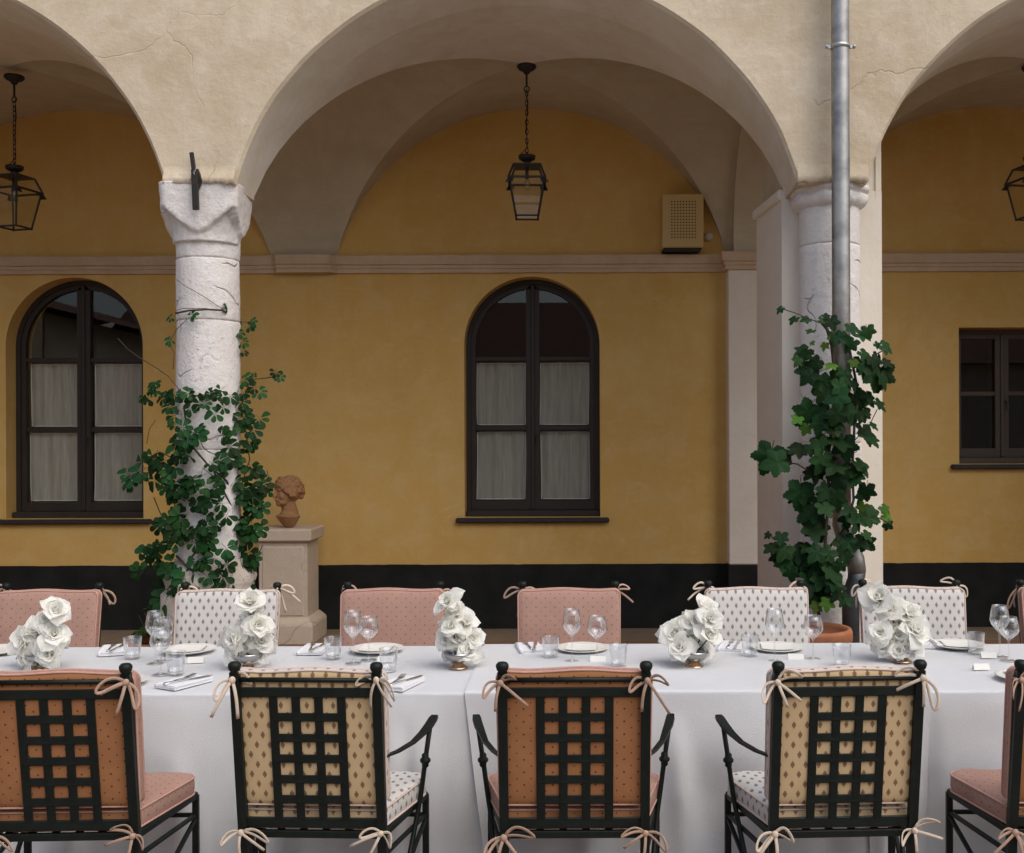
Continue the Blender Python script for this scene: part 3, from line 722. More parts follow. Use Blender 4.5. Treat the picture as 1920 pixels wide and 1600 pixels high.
# ------------------------------------------------------------------ lanterns
def lantern():
    r = empty("hanging_lantern", (0, 0, 0))
    g = MB(); g.lathe([(0.0, 0.0), (0.070, 0.0), (0.074, -0.012), (0.060, -0.03), (0.030, -0.045), (0.020, -0.062), (0.0, -0.064)], 20, (0, 0, 4.61)); g.tube([(0, 0, 4.55), (0, 0, 4.45)], 0.008, 8)
    g.tube([(0.02 * cos(a), 0, 4.43 + 0.02 * sin(a)) for a in (2 * pi * k / 14 for k in range(14))], 0.005, 6, closed=True, up=(0, 1, 0)); g.build("ceiling_canopy", "black_iron", r)
    g = MB(); z = 4.408; k = 0
    while z > 3.965:
        ax = (0.011, 0) if k % 2 == 0 else (0, 0.011)
        g.tube([(ax[0] * cos(a), ax[1] * cos(a), z - 0.012 + 0.023 * sin(a)) for a in (2 * pi * j / 10 for j in range(10))], 0.0034, 5, closed=True, up=(ax[1], ax[0], 0))
        z -= 0.036; k += 1
    g.build("chain", "black_iron", r)
    g = MB(); g.tube([(0, 0.01, 4.44), (0.008, 0.01, 4.3), (-0.006, 0.012, 4.15), (0.004, 0.01, 3.99), (-0.045, 0.0, 3.94), (-0.05, 0, 3.905), (-0.03, 0, 3.89)], 0.0035, 6, up=(0, 1, 0)); g.build("cable", "black_plastic", r)
    g = MB(); g.tube([(0, 0, 3.955), (0, 0, 3.91)], 0.007, 8)
    g.lathe([(0.0, 3.925), (0.066, 3.925), (0.062, 3.90), (0.045, 3.888), (0.028, 3.882), (0.027, 3.862), (0.06, 3.845), (0.075, 3.84), (0.0, 3.845)], 20); g.build("chimney_cap", "black_iron", r)
    def sq(h, z): return [(-h, -h, z), (h, -h, z), (h, h, z), (-h, h, z)]
    g = MB(); a, b = sq(0.098, 3.842), sq(0.138, 3.735)
    g.box(-0.10, 0.10, -0.10, 0.10, 3.838, 3.848)
    for p, q in zip(a, b): g.bar(p, q, 0.014, 0.014, (0, 0, 1))
    for p, q in zip(b, b[1:] + b[:1]): g.bar(p, q, 0.014, 0.016, (0, 0, 1))
    b2 = sq(0.155, 3.70)
    for p, q, p2, q2 in zip(b, b[1:] + b[:1], b2, b2[1:] + b2[:1]):
        f = 0.0
        for (pp, qq, pp2, qq2) in ((p, Vector(p).lerp(Vector(q), .16), p2, Vector(p2).lerp(Vector(q2), .16)), (Vector(p).lerp(Vector(q), .84), q, Vector(p2).lerp(Vector(q2), .84), q2)):
            g.add([pp, qq, qq2, pp2], [(0, 1, 2, 3)], 0, False)
        n_ = Vector(p2).lerp(Vector(q2), .16); m_ = Vector(p2).lerp(Vector(q2), .84)
        g.bar(p2, n_, 0.008, 0.008, (0, 0, 1)); g.bar(m_, q2, 0.008, 0.008, (0, 0, 1))
    g.build("roof_frame", "black_iron", r)
    g = MB()
    for p, q, p2, q2 in zip(a, a[1:] + a[:1], b, b[1:] + b[:1]): g.add([p, q, q2, p2], [(0, 1, 2, 3)], 0, False)
    g.build("roof_pane", "lantern_glass", r)
    t_, u_ = sq(0.130, 3.735), sq(0.082, 3.458)
    g = MB()
    for p, q in zip(t_, u_): g.bar(p, q, 0.013, 0.013, (1, 0, 0))
    for p, q in zip(u_, u_[1:] + u_[:1]): g.bar(p, q, 0.013, 0.013, (0, 0, 1))
    u2 = sq(0.086, 3.478)
    for k in range(4): g.ball(u_[k], 0.010, 8, 6)
    g.build("body_frame", "black_iron", r)
    for k in range(4):
        g = MB(); g.add([t_[k], t_[(k + 1) % 4], u_[(k + 1) % 4], u_[k]], [(0, 1, 2, 3)], 0, False); g.build("pane", "lantern_glass", r)
    g = MB(); g.tube([(0, 0, 3.84), (0, 0, 3.75)], 0.014, 10); g.build("bulb_holder", "black_iron", r)
    g = MB(); g.lathe([(0.012, 3.75), (0.022, 3.73), (0.030, 3.70), (0.026, 3.672), (0.012, 3.66), (0.001, 3.657)], 14); g.build("bulb", "lantern_glass", r)
    return r
L0 = lantern()
for o, (x, dz, rz, lb) in zip([L0, copy_tree(L0), copy_tree(L0)], ((-0.325, 0.0, 2, "black iron lantern hanging above the middle arched window"), (-4.215, -0.065, -14, "black iron lantern hanging under the left arch"), (3.51, -0.02, 12, "black iron lantern cut by the right picture edge"))):
    o.location = (x, 8.30, dz); o.rotation_euler = (0, 0, radians(rz)); tag(o, lb, "lantern", "lanterns under the vaults")

# ------------------------------------------------------------------ vent box and sensor
vb = empty("vent_box", P(1281, 468, 9.3)); tag(vb, "mustard metal vent box with perforated front on the wall cornice", "vent box")
def V(px, py, Y): return P(px, py, Y) - Vector(vb.location)
p0, p1 = V(1243, 465, 9.18), V(1321, 364, 9.18)
g = MB(); g.box(p0.x, p1.x, p0.y, WY - vb.location.y, p0.z, p1.z, 0.008); g.build("casing", "box_paint", vb)
g = MB(); g.box(p0.x + .012, p1.x - .02, p0.y + .01, WY - .01 - vb.location.y, p0.z - 0.018, p0.z - 0.001); g.build("drip_tray", "black_plastic", vb)
a_, b_ = V(1261, 446, 9.18), V(1305, 379, 9.18)
g = MB()
for i in range(9):
    for j in range(13):
        x = a_.x + (b_.x - a_.x) * i / 8; z = a_.z + (b_.z - a_.z) * j / 12
        g.add([(x + 0.0066 * cos(2 * pi * k / 6), p0.y - 0.0012, z + 0.0066 * sin(2 * pi * k / 6)) for k in range(6)], [(0, 1, 2, 3, 4, 5)], 0, False)
g.build("grille_holes", "black_plastic", vb)
p0 = P(1329, 446, WY)
g = MB(); g.lathe([(0.0, 0.05), (0.025, 0.048), (0.038, 0.035), (0.040, 0.0)], 16); sn = g.build("wall_sensor", "white_plastic"); sn.location = p0 + Vector((0, -0.001, 0)); sn.rotation_euler = (radians(90), 0, 0)
tag(sn, "small round off-white sensor on the wall beside the vent box", "sensor")

# ------------------------------------------------------------------ pedestal and bust
PX, PYY = -2.315, 8.98
pd = empty("stone_pedestal", (PX, PYY, FZ)); tag(pd, "square stone pedestal carrying the terracotta bust", "pedestal")
g = MB(); g.box(-0.235, 0.235, -0.235, 0.235, 0.815, 0.915, 0.012); g.build("top_slab", "pedestal_stone", pd)
g = MB(); g.box(-0.195, 0.195, -0.195, 0.195, 0.20, 0.814, 0.006); g.box(-0.165, 0.165, -0.203, 0.203, 0.215, 0.775, 0.008); g.build("shaft", "pedestal_stone", pd)
g = MB(); g.rings([[(sx * h, sy * h, z) for sx, sy in ((-1, -1), (1, -1), (1, 1), (-1, 1))] for h, z in ((0.25, 0.0), (0.25, 0.14), (0.242, 0.16), (0.20, 0.205))], True, True, True, sm=False); g.build("foot", "pedestal_stone", pd)

def bust():
    g = MB(); fwd = Vector((-1, 0, 0))     # faces local -X
    def el(x, y, z, rx, ry, rz_, n=20, m=14): g.ball((x, y, z), 1.0, n, m, rx, ry, rz_)
    # neck and cut chest
    for k in range(9):
        f = k / 8; el(0.014 - 0.012 * f, 0, 0.085 + 0.115 * f, 0.068 - 0.016 * f, 0.064 - 0.012 * f, 0.03)
    for k in range(8):
        f = k / 7; el(0.004 - 0.010 * f, 0, 0.010 + 0.082 * f, 0.026 + 0.062 * f ** .7, 0.034 + 0.074 * f ** .7, 0.020)
    for k in range(6):      # shoulders slope into the neck
        f = k / 5; el(0.0, 0, 0.090 + 0.050 * f, 0.086 - 0.032 * f ** .6, 0.104 - 0.048 * f ** .6, 0.016)
    # skull, face
    el(0.010, 0, 0.300, 0.098, 0.080, 0.092); el(-0.030, 0, 0.265, 0.066, 0.062, 0.080); el(-0.048, 0, 0.225, 0.045, 0.046, 0.045)
    el(-0.070, 0, 0.203, 0.024, 0.026, 0.020)                       # chin
    el(-0.045, 0.028, 0.212, 0.035, 0.022, 0.02); el(-0.045, -0.028, 0.212, 0.035, 0.022, 0.02)  # jaw
    for k in range(6):
        f = k / 5; el(-0.093 - 0.018 * f, 0, 0.292 - 0.038 * f, 0.010 + .003 * f, 0.009 + 0.006 * f, 0.010)     # nose
    el(-0.094, 0, 0.235, 0.010, 0.020, 0.006); el(-0.092, 0, 0.225, 0.010, 0.018, 0.006)           # lips
    for s in (-1, 1):
        el(-0.082, 0.028 * s, 0.300, 0.014, 0.024, 0.008); el(-0.077, 0.028 * s, 0.283, 0.010, 0.014, 0.008); el(-0.065, 0.040 * s, 0.255, 0.02, 0.016, 0.02)
        el(0.015, 0.078 * s, 0.275, 0.016, 0.010, 0.028)               # ear
    # wavy hair band and bun
    for k in range(26):
        a = pi * (k / 25) - pi / 2
        for q, (rr, zz) in enumerate(((0.094, 0.335), (0.10, 0.355), (0.09, 0.376))):
            x = -cos(a) * rr * (1.0 - .12 * q) + 0.008; y = sin(a) * (0.083 - .008 * q)
            el(x, y, zz - 0.075 * (abs(sin(a)) ** 3) + 0.006 * sin(k * 2.4 + q * 2), 0.018, 0.016, 0.014, 8, 6)
    random.seed(5)
    for k in range(90):
        a = random.uniform(-pi, pi); e = random.uniform(-0.5, 1.4)
        x = 0.016 + 0.098 * cos(a) * cos(e); y = 0.082 * sin(a) * cos(e); z = 0.300 + 0.095 * sin(e)
        if x < -0.03 and z < 0.345: continue
        el(x * .94, y * .94, .3 + (z - .3) * .93, 0.017, 0.015, 0.013, 8, 6)
    el(0.098, 0, 0.275, 0.030, 0.038, 0.032); el(0.085, 0.03, 0.25, 0.02, 0.02, 0.022); el(0.085, -0.03, 0.25, 0.02, 0.02, 0.022)
    def reshape(p):      # large head on a short neck
        x, y, z = p
        if z > .165: return (x * 1.1 - .002, y * 1.1, .148 + (z - .165) * 1.1)
        if z > .09: k = (z - .09) / .075; return (x * (1.06 + .04 * k), y * (1.06 + .04 * k), .090 + .058 * k)
        return (x * 1.06, y * 1.06, z)
    g.v = [reshape(p) for p in g.v]
    me = g.mesh("bust_raw", "bust_clay")
    o = bpy.data.objects.new("bust_raw", me); COL.objects.link(o)
    md = o.modifiers.new("r", 'REMESH'); md.mode = 'VOXEL'; md.voxel_size = 0.0042
    m2 = o.modifiers.new("s", 'SMOOTH'); m2.factor = 0.6; m2.iterations = 3
    dg = bpy.context.evaluated_depsgraph_get(); me2 = bpy.data.meshes.new_from_object(o.evaluated_get(dg))
    bpy.data.objects.remove(o); me2.polygons.foreach_set("use_smooth", [True] * len(me2.polygons))
    me2.materials.clear(); me2.materials.append(M["bust_clay"])
    return me2
bs = link("terracotta_bust", bust()); bs.scale = (1.02, 1.02, 1.06); bs.location = (PX + 0.01, PYY - 0.05, FZ + 0.912); bs.rotation_euler = (0, 0, radians(38))
tag(bs, "terracotta classical head with wavy hair, looking left, on the pedestal", "bust")
random.seed(11)

# ------------------------------------------------------------------ pots
def pot(g, r, h):
    g.lathe([(0.0, 0.0), (r * 0.66, 0.0), (r * 0.70, 0.01), (r * 0.90, h * 0.80), (r * 0.92, h * 0.83), (r * 1.0, h * 0.84), (r * 1.03, h * 0.88), (r * 1.03, h * 0.96), (r * 0.99, h), (r * 0.90, h), (r * 0.86, h * 0.96), (r * 0.80, h * 0.85), (0.0, h * 0.85)], 40)
pt = empty("terracotta_pot", (1.42, 6.40, 0.142)); pt.location.z = FZ
tag(pt, "big terracotta pot with thick rim at the foot of the right column", "plant pot")
g = MB(); pot(g, 0.215, 0.53); g.build("pot_body", "terracotta", pt)
g = MB(); g.lathe([(0.0, 0.465), (0.10, 0.462), (0.18, 0.455)], 24); g.build("soil", "soil", pt)
pt2 = empty("terracotta_pot", (-2.78, 7.35, FZ)); tag(pt2, "low terracotta pot with small greenery left of the left column", "plant pot")
g = MB(); pot(g, 0.22, 0.30); g.build("pot_body", "terracotta", pt2)
g = MB(); g.lathe([(0.0, 0.262), (0.10, 0.26), (0.18, 0.255)], 24); g.build("soil", "soil", pt2)

# ------------------------------------------------------------------ leaves and climbers
def leaflet_pts(g, L, W, base, d, nrm, curl=0.12, mi=0):
    d = Vector(d).normalized(); nrm = Vector(nrm).normalized(); sd = d.cross(nrm).normalized()
    prof = [(0.0, 0.04), (0.22, 0.42), (0.5, 0.86), (0.72, 1.0), (0.88, 0.78), (0.97, 0.36), (1.0, 0.02)]
    rows = []
    for t_, w_ in prof:
        c = Vector(base) + d * (L * t_) - nrm * (curl * L * t_ * t_)
        rows.append([c - sd * (W * w_) + nrm * (0.25 * W * w_), c, c + sd * (W * w_) + nrm * (0.25 * W * w_)])
    g.rings(rows, False, mi=mi)
def compound_mesh(seed):
    random.seed(seed); g = MB(); k = 5
    angs = [-100, -48, 0, 48, 100]
    for a in angs:
        a = radians(a + random.uniform(-9, 9)); L = random.uniform(0.056, 0.074) * (1.08 if abs(a) < .3 else 0.95)
        leaflet_pts(g, L, L * random.uniform(.29, .36), (0.012 * sin(a), 0.012 * cos(a), 0), (sin(a), cos(a), random.uniform(-.25, .1)), (0.1 * sin(a), 0.1 * cos(a), 1), random.uniform(.05, .35))
    g.tube([(0, -0.05, -0.02), (0, -0.02, -0.004), (0, 0.012, 0)], 0.0013, 4)
    return g.mesh("creeper_leaf", "creeper_leaf", normals=False)
def grape_mesh(seed, mat):
    random.seed(seed); g = MB(); n = 64; rows = [[], [], []]
    droop = random.uniform(0.2, 0.5); fold = random.uniform(0.1, 0.35)
    for j in range(n):
        a = 2 * pi * j / n                    # 0 = tip (+Y)
        aa = (a + pi) % (2 * pi) - pi
        lob = 0
        for c_, w_, h_ in ((0, .58, .44), (radians(66), .44, .32), (-radians(66), .44, .32), (radians(125), .5, .20), (-radians(125), .5, .20)):
            dd = (aa - c_ + pi) % (2 * pi) - pi
            lob = max(lob, h_ * max(0, 1 - abs(dd) / w_) ** 0.9)
        r = 0.60 + lob; r *= 1 + 0.04 * (1 if j % 2 else -1) + 0.03 * nz(cos(a), sin(a), seed, 2.5)
        if abs(abs(aa) - pi) < 0.30: r *= 0.30 + 0.7 * abs(abs(aa) - pi) / 0.30
        for k, f in enumerate((0.06, 0.55, 1.0)):
            x, y = r * f * sin(a) * 0.56, r * f * cos(a) * 0.56 + 0.18
            z = -droop * (y - .1) ** 2 * .9 + fold * abs(x) * .8 - 0.5 * x * x + 0.018 * sin(5 * a + seed) * f
            rows[k].append((x, y, z))
    g.rings(rows, True, cap0=True)
    g.tube([(0, 0.17, 0), (0, -0.02, -0.03), (0.02, -0.22, -0.12)], 0.012, 4)
    return g.mesh("grape_leaf", mat, normals=False)
CM = [compound_mesh(s) for s in range(6)]
GM = [grape_mesh(s, "grape_leaf") for s in range(6)]; GY = [grape_mesh(s + 40, "young_leaf") for s in range(3)]
random.seed(21)
def orient(loc, tip, nrm, s):
    y = Vector(tip).normalized(); z = Vector(nrm); z = (z - y * z.dot(y)).normalized(); x = y.cross(z)
    m = Matrix.Identity(4)
    for i in range(3): m[i][0], m[i][1], m[i][2], m[i][3] = x[i] * s, y[i] * s, z[i] * s, loc[i]
    return m
R = random.uniform

v1 = empty("climbing_creeper", (C1X - 0.25, 6.62, FZ)); tag(v1, "dark green five-leaflet creeper climbing round the left column", "climbing plant")
o1 = Vector(v1.location)
def colY(px, extra=0.05):
    x = (px - CX) * 6.8 / F - C1X
    return C1Y - (sqrt(max(0.21 ** 2 - x * x, 0)) if abs(x) < 0.21 else -0.02 - R(0, .1)) - extra
CL1 = [(284, 715, 10, 3), (290, 748, 22, 4), (322, 742, 18, 3), (345, 738, 14, 3), (372, 752, 14, 3), (402, 742, 16, 4), (418, 772, 16, 3), (455, 735, 26, 6), (472, 708, 12, 2), (462, 775, 26, 4), (478, 782, 14, 2),
       (318, 775, 16, 2), (322, 800, 14, 2), (345, 835, 16, 2), (428, 812, 22, 4), (445, 825, 26, 4), (470, 832, 12, 2), (365, 822, 14, 2), (345, 842, 18, 3), (310, 855, 24, 5), (328, 870, 22, 4), (262, 882, 20, 4), (284, 866, 18, 3), (250, 890, 12, 2),
       (320, 885, 20, 3), (344, 895, 26, 4), (322, 912, 18, 3), (362, 905, 14, 2), (398, 868, 12, 2), (410, 890, 14, 2), (445, 868, 18, 3), (465, 878, 16, 3), (400, 912, 12, 2), (425, 905, 14, 2), (455, 912, 24, 5), (478, 905, 18, 3), (492, 912, 10, 2),
       (335, 930, 18, 3), (375, 945, 24, 4), (400, 938, 14, 2), (440, 940, 26, 5), (468, 948, 24, 4), (330, 965, 18, 3), (345, 985, 18, 3), (310, 978, 14, 2), (372, 985, 16, 2), (410, 980, 16, 2), (440, 975, 18, 3), (470, 980, 18, 3), (455, 1005, 22, 4), (480, 990, 10, 2),
       (300, 1005, 20, 3), (320, 1020, 22, 4), (350, 1010, 18, 3), (375, 1012, 20, 4), (395, 1030, 18, 3), (440, 1030, 24, 4), (465, 1040, 18, 3), (285, 1035, 18, 4), (275, 1055, 16, 3), (300, 1058, 18, 3), (322, 1050, 14, 2), (330, 1078, 12, 2), (368, 1060, 12, 2),
       (380, 1055, 14, 2), (410, 1050, 14, 2), (445, 1055, 18, 3), (350, 1095, 14, 2), (385, 1092, 18, 4), (412, 1085, 16, 3), (440, 1098, 14, 3), (460, 1095, 14, 2), (330, 1105, 14, 2), (310, 1120, 14, 2), (305, 1145, 16, 3), (318, 1160, 16, 3), (300, 1180, 12, 2),
       (450, 603, 8, 1), (472, 606, 8, 2), (444, 615, 6, 1), (455, 640, 5, 1), (459, 664, 5, 1), (524, 706, 9, 2), (357, 590, 4, 1), (325, 588, 4, 1), (318, 637, 4, 1), (428, 575, 4, 1)]
for px, py, rad, n in CL1:
    for k in range(n):
        qx, qy = px + random.gauss(0, rad * .62), py + random.gauss(0, rad * .62)
        Y = colY(qx, R(0.02, 0.13)); p = P(qx, qy, Y) - o1
        side = (qx - 385) / 90
        tip = Vector((R(-1, 1) + side * .6, R(-.5, .1), R(-1.0, .35))); nrm = Vector((R(-.5, .5) + .4 * side, -1.0, R(0.1, 1.0)))
        small = 0.62 if py < 720 else (0.8 if py < 760 else 1.0)
        link("leaf", random.choice(CM), v1, mat=orient(p, tip, nrm, R(.72, 1.08) * small))
g = MB()
def stem(pts, r, dY=0.03, mb=None):
    (mb or g).tube([P(x, y, colY(x, dY)) - o1 for x, y in pts], r, 6, up=(0, 1, 0))
stem([(352, 1190), (360, 1130), (345, 1080), (360, 1040), (390, 1010), (420, 980), (440, 940), (425, 900), (390, 870), (365, 840), (350, 800), (345, 760), (362, 740), (400, 740), (440, 722), (446, 690), (444, 620), (436, 590), (418, 580), (390, 578), (355, 580), (330, 585)], 0.006)
stem([(330, 1040), (352, 1062), (378, 1080), (400, 1092), (420, 1100)], 0.008); stem([(360, 1130), (400, 1090), (440, 1040), (455, 990), (430, 940), (400, 880), (372, 850)], 0.005)
stem([(440, 960), (455, 900), (468, 860), (460, 800), (452, 760), (470, 710), (500, 707), (522, 703)], 0.004); stem([(330, 950), (315, 920), (298, 880), (270, 885), (245, 905), (232, 915)], 0.004)
stem([(345, 740), (330, 720), (316, 703), (290, 685), (262, 668), (240, 652), (222, 632)], 0.003); stem([(325, 690), (327, 660), (318, 640), (332, 615), (352, 596)], 0.0025); stem([(444, 690), (452, 660), (450, 625), (446, 600), (470, 604)], 0.0025)
stem([(292, 785), (280, 802), (275, 830)], 0.002); stem([(410, 900), (380, 875), (372, 905), (362, 925)], 0.003)
stem([(300, 1070), (282, 1040), (270, 1065), (255, 1085)], 0.003); stem([(470, 960), (492, 930), (508, 905), (500, 880)], 0.0028); stem([(330, 860), (300, 845), (268, 862), (240, 880)], 0.0035); stem([(388, 1000), (350, 1010), (318, 990), (300, 960), (288, 930)], 0.0035); stem([(420, 1098), (450, 1070), (478, 1050), (492, 1020)], 0.003)
g.build("stem", "vine_bark", v1)
g = MB(); stem([(332, 522), (350, 535), (380, 552), (410, 572), (420, 578)], 0.0022, 0.005); stem([(330, 580), (345, 576), (385, 576), (420, 580), (443, 596)], 0.0022, 0.006); g.build("training_wire", "tendril", v1)
# small greenery in the low pot
pg = empty("pot_greenery", (-2.78, 7.35, FZ + 0.25)); tag(pg, "small leafy plant growing in the low terracotta pot", "pot plant")
for k in range(34):
    a = R(0, 2 * pi); r = R(.02, .2); p = Vector((r * cos(a), r * sin(a) * .8, R(0.03, 0.24) * (1.2 - r * 3 if r < .2 else .5) + 0.02))
    o = link("leaf", random.choice(CM), pg, mat=orient(p, (cos(a), sin(a) - .4, R(-.3, .8)), (R(-.4, .4), -.7, 1), R(.5, .85)))
    o.material_slots[0].link = 'OBJECT'; o.material_slots[0].material = M["pot_leaf"]
g = MB()
for k in range(7):
    a = k * 0.9; g.tube([(0.03 * cos(a), 0.03 * sin(a), 0), (0.07 * cos(a), 0.07 * sin(a), 0.1), (0.12 * cos(a), 0.12 * sin(a), 0.22)], 0.003, 5)
g.build("stem", "vine_bark", pg)

# grape vine on the right
v2 = empty("grape_vine", (1.42, 6.52, FZ + 0.45)); tag(v2, "broad-leaved grape vine climbing the downpipe out of the big pot", "climbing plant")
o2 = Vector(v2.location)
GL = [(545, 185, 26, 0), (620, 240, 34, 0), (685, 240, 34, 0), (712, 305, 34, 0), (830, 258, 50, 0), (800, 222, 30, 0), (870, 340, 50, 0), (940, 290, 42, 0), (1000, 330, 50, 0), (935, 380, 52, 0), (1130, 398, 48, 0), (1085, 385, 30, 0), (790, 386, 28, 1), (722, 370, 18, 1), (680, 440, 62, 0), (640, 470, 36, 0), (740, 480, 50, 0), (825, 495, 44, 1), (962, 482, 42, 1), (1010, 440, 46, 0), (1060, 470, 50, 0), (1132, 482, 42, 0), (700, 560, 62, 0), (780, 590, 60, 0), (880, 620, 70, 0), (1060, 560, 84, 0), (1115, 575, 60, 0), (950, 600, 40, 0), (1000, 520, 52, 0), (900, 545, 45, 0), (860, 680, 70, 0), (780, 660, 52, 0), (970, 680, 60, 0), (1030, 690, 50, 0), (1095, 715, 46, 0), (690, 760, 82, 0), (636, 792, 40, 1), (780, 760, 70, 0), (860, 770, 60, 0), (940, 760, 60, 0), (1000, 770, 50, 0), (1060, 832, 34, 0), (682, 850, 36, 1), (760, 830, 60, 0), (840, 850, 50, 0), (870, 930, 76, 0), (1040, 905, 72, 0), (760, 930, 60, 0), (705, 965, 40, 0), (640, 965, 58, 0), (515, 1035, 92, 0), (560, 1010, 50, 0), (770, 1025, 80, 0), (840, 1060, 70, 0), (730, 1100, 60, 0), (990, 1055, 72, 0), (950, 1140, 50, 0), (860, 1130, 60, 0), (650, 1210, 88, 0), (790, 1200, 60, 0), (1020, 1195, 62, 0), (850, 1240, 62, 0), (715, 1315, 70, 0), (790, 1290, 60, 0), (930, 1320, 62, 0), (1000, 1290, 46, 1), (1120, 1292, 34, 1), (1132, 1340, 36, 1), (1140, 1385, 36, 0), (1040, 1345, 60, 0), (725, 1410, 72, 0), (960, 1375, 60, 0), (920, 1480, 60, 0), (985, 1475, 60, 0), (1022, 1440, 42, 0), (905, 1400, 40, 0),
      (470, 1438, 26, 0), (545, 1452, 42, 0), (485, 1512, 46, 0), (560, 1530, 60, 0), (625, 1545, 60, 0), (690, 1510, 50, 0), (740, 1540, 70, 0), (800, 1545, 60, 0), (560, 1592, 60, 0), (640, 1600, 62, 0), (720, 1610, 60, 0), (800, 1625, 60, 0), (690, 1660, 64, 0), (600, 1650, 50, 0), (760, 1690, 60, 0), (840, 1700, 56, 0), (820, 1650, 60, 0), (700, 1730, 60, 0), (780, 1760, 56, 0), (860, 1770, 50, 0), (720, 1800, 50, 0), (800, 1820, 46, 1), (740, 1835, 40, 1), (870, 1610, 40, 0), (900, 1560, 44, 0)]
for zx, zy, zs, young in GL:
    px, py = 1280 + zx / 2.9625, 520 + zy / 2.9625
    front = 1 - min(1, abs(px - 1575) / 80)
    for k in range(2 if (zs > 48 and not young) else 1):
        Y = 6.62 - 0.02 - 0.10 * front - R(0.0, 0.10) - (0.02 if py > 1000 else 0) + 0.06 * k
        sc_ = zs / 2.9625 * Y / F * 2.2 * R(.9, 1.1); jx, jy = (0, 0) if k == 0 else (R(-14, 14), R(-12, 12))
        p = P(px + jx, py + jy, Y) - o2
        side = (px - 1570) / 80
        tip = Vector((R(-.8, .8) + side * .7, R(-.7, .2), R(-1.2, -.2))); nrm = Vector((R(-.8, .8) + .3 * side, -1.0, R(-0.1, 1.5)))
        m = orient(p, tip, nrm, sc_); c_ = m @ Vector((0, 0.25, 0)) - p; m.translation = p - c_
        link("leaf", random.choice(GY if young else GM), v2, mat=m)
g = MB()
def st2(pts, r, Y=6.545): g.tube([P(x, y, Y + .015 * sin(x * .3 + y * .05)) - o2 for x, y in pts], r, 6, up=(0, 1, 0))
st2([(1535, 1165), (1530, 1110), (1545, 1050), (1548, 990), (1556, 930), (1550, 880), (1558, 820), (1552, 760), (1565, 700), (1560, 650), (1552, 620), (1540, 605)], 0.010)
st2([(1545, 1040), (1585, 990), (1600, 940), (1598, 880), (1602, 800), (1610, 740), (1600, 690), (1590, 640)], 0.008)
st2([(1548, 905), (1520, 888), (1495, 872), (1470, 868), (1450, 872)], 0.004); st2([(1556, 615), (1520, 600), (1490, 588), (1465, 580)], 0.003); st2([(1600, 830), (1630, 800), (1645, 770)], 0.003); st2([(1530, 1110), (1500, 1060), (1470, 1020), (1445, 1008)], 0.005); st2([(1605, 700), (1640, 668), (1665, 655)], 0.004); st2([(1610, 960), (1650, 975), (1670, 985)], 0.004)
g.build("stem", "vine_bark", v2)

# ------------------------------------------------------------------ chairs
def rounded_poly(pts, r, seg=6):
    out = []; n = len(pts)
    for i in range(n):
        p = Vector(pts[i]); a = (Vector(pts[i - 1]) - p).normalized(); b = (Vector(pts[(i + 1) % n]) - p).normalized()
        ri = r[i] if isinstance(r, (list, tuple)) else r
        ang = a.angle(b); d = ri / math.tan(ang / 2); c = p + (a + b).normalized() * (ri / sin(ang / 2))
        p0, p1 = p + a * d - c, p + b * d - c; th = p0.angle(p1)
        for k in range(seg + 1):
            f = k / seg; q = (p0 * sin((1 - f) * th) + p1 * sin(f * th)) / sin(th); out.append(c + q)
    return out
def densify(pl, step=0.03):
    out = []; n = len(pl)
    for i in range(n):
        a, b = pl[i], pl[(i + 1) % n]; k = max(1, int((b - a).length / step))
        for j in range(k): out.append(a.lerp(b, j / k))
    return out
def cushion(outline, th, puff, mapf, backface=False, seed=0.0):
    """outline in (u,v); thickness along w; mapf(u,v,w)->xyz. returns MB and two edge loops"""
    g = MB(); c = Vector((sum(p.x for p in outline) / len(outline), sum(p.y for p in outline) / len(outline)))
    def jit(p): return 0.003 * nz(p.x * 9 + seed, p.y * 9, seed, 1.0)
    def ringpts(s_, w_): return [mapf(*(c + (p - c) * s_), w_ + jit(c + (p - c) * s_) * (1 if s_ < 1 else .6)) for p in outline]
    lv = [(1.0, 0.0), (0.97, 0.35), (0.92, 0.62), (0.82, 0.82), (0.62, 0.95), (0.35, 1.0), (0.02, 1.0)]
    for sgn, mi in ((1, 0), (-1, 1 if backface else 0)):
        rows = [ringpts(s_, sgn * (th / 2 + puff * h_)) for s_, h_ in lv]
        g.rings(rows, True, cap1=True, mi=mi)
    side = [[mapf(*(c + (p - c) * (1 + b_)), w_) for p in outline] for w_, b_ in ((-th / 2, 0), (-th / 4, 0.012), (th / 4, 0.012), (th / 2, 0))]
    g.rings(side, True, mi=0)
    loops = [[mapf(*(c + (p - c) * 1.006), sgn * th / 2) for p in outline] for sgn in (1, -1)]
    return g, loops

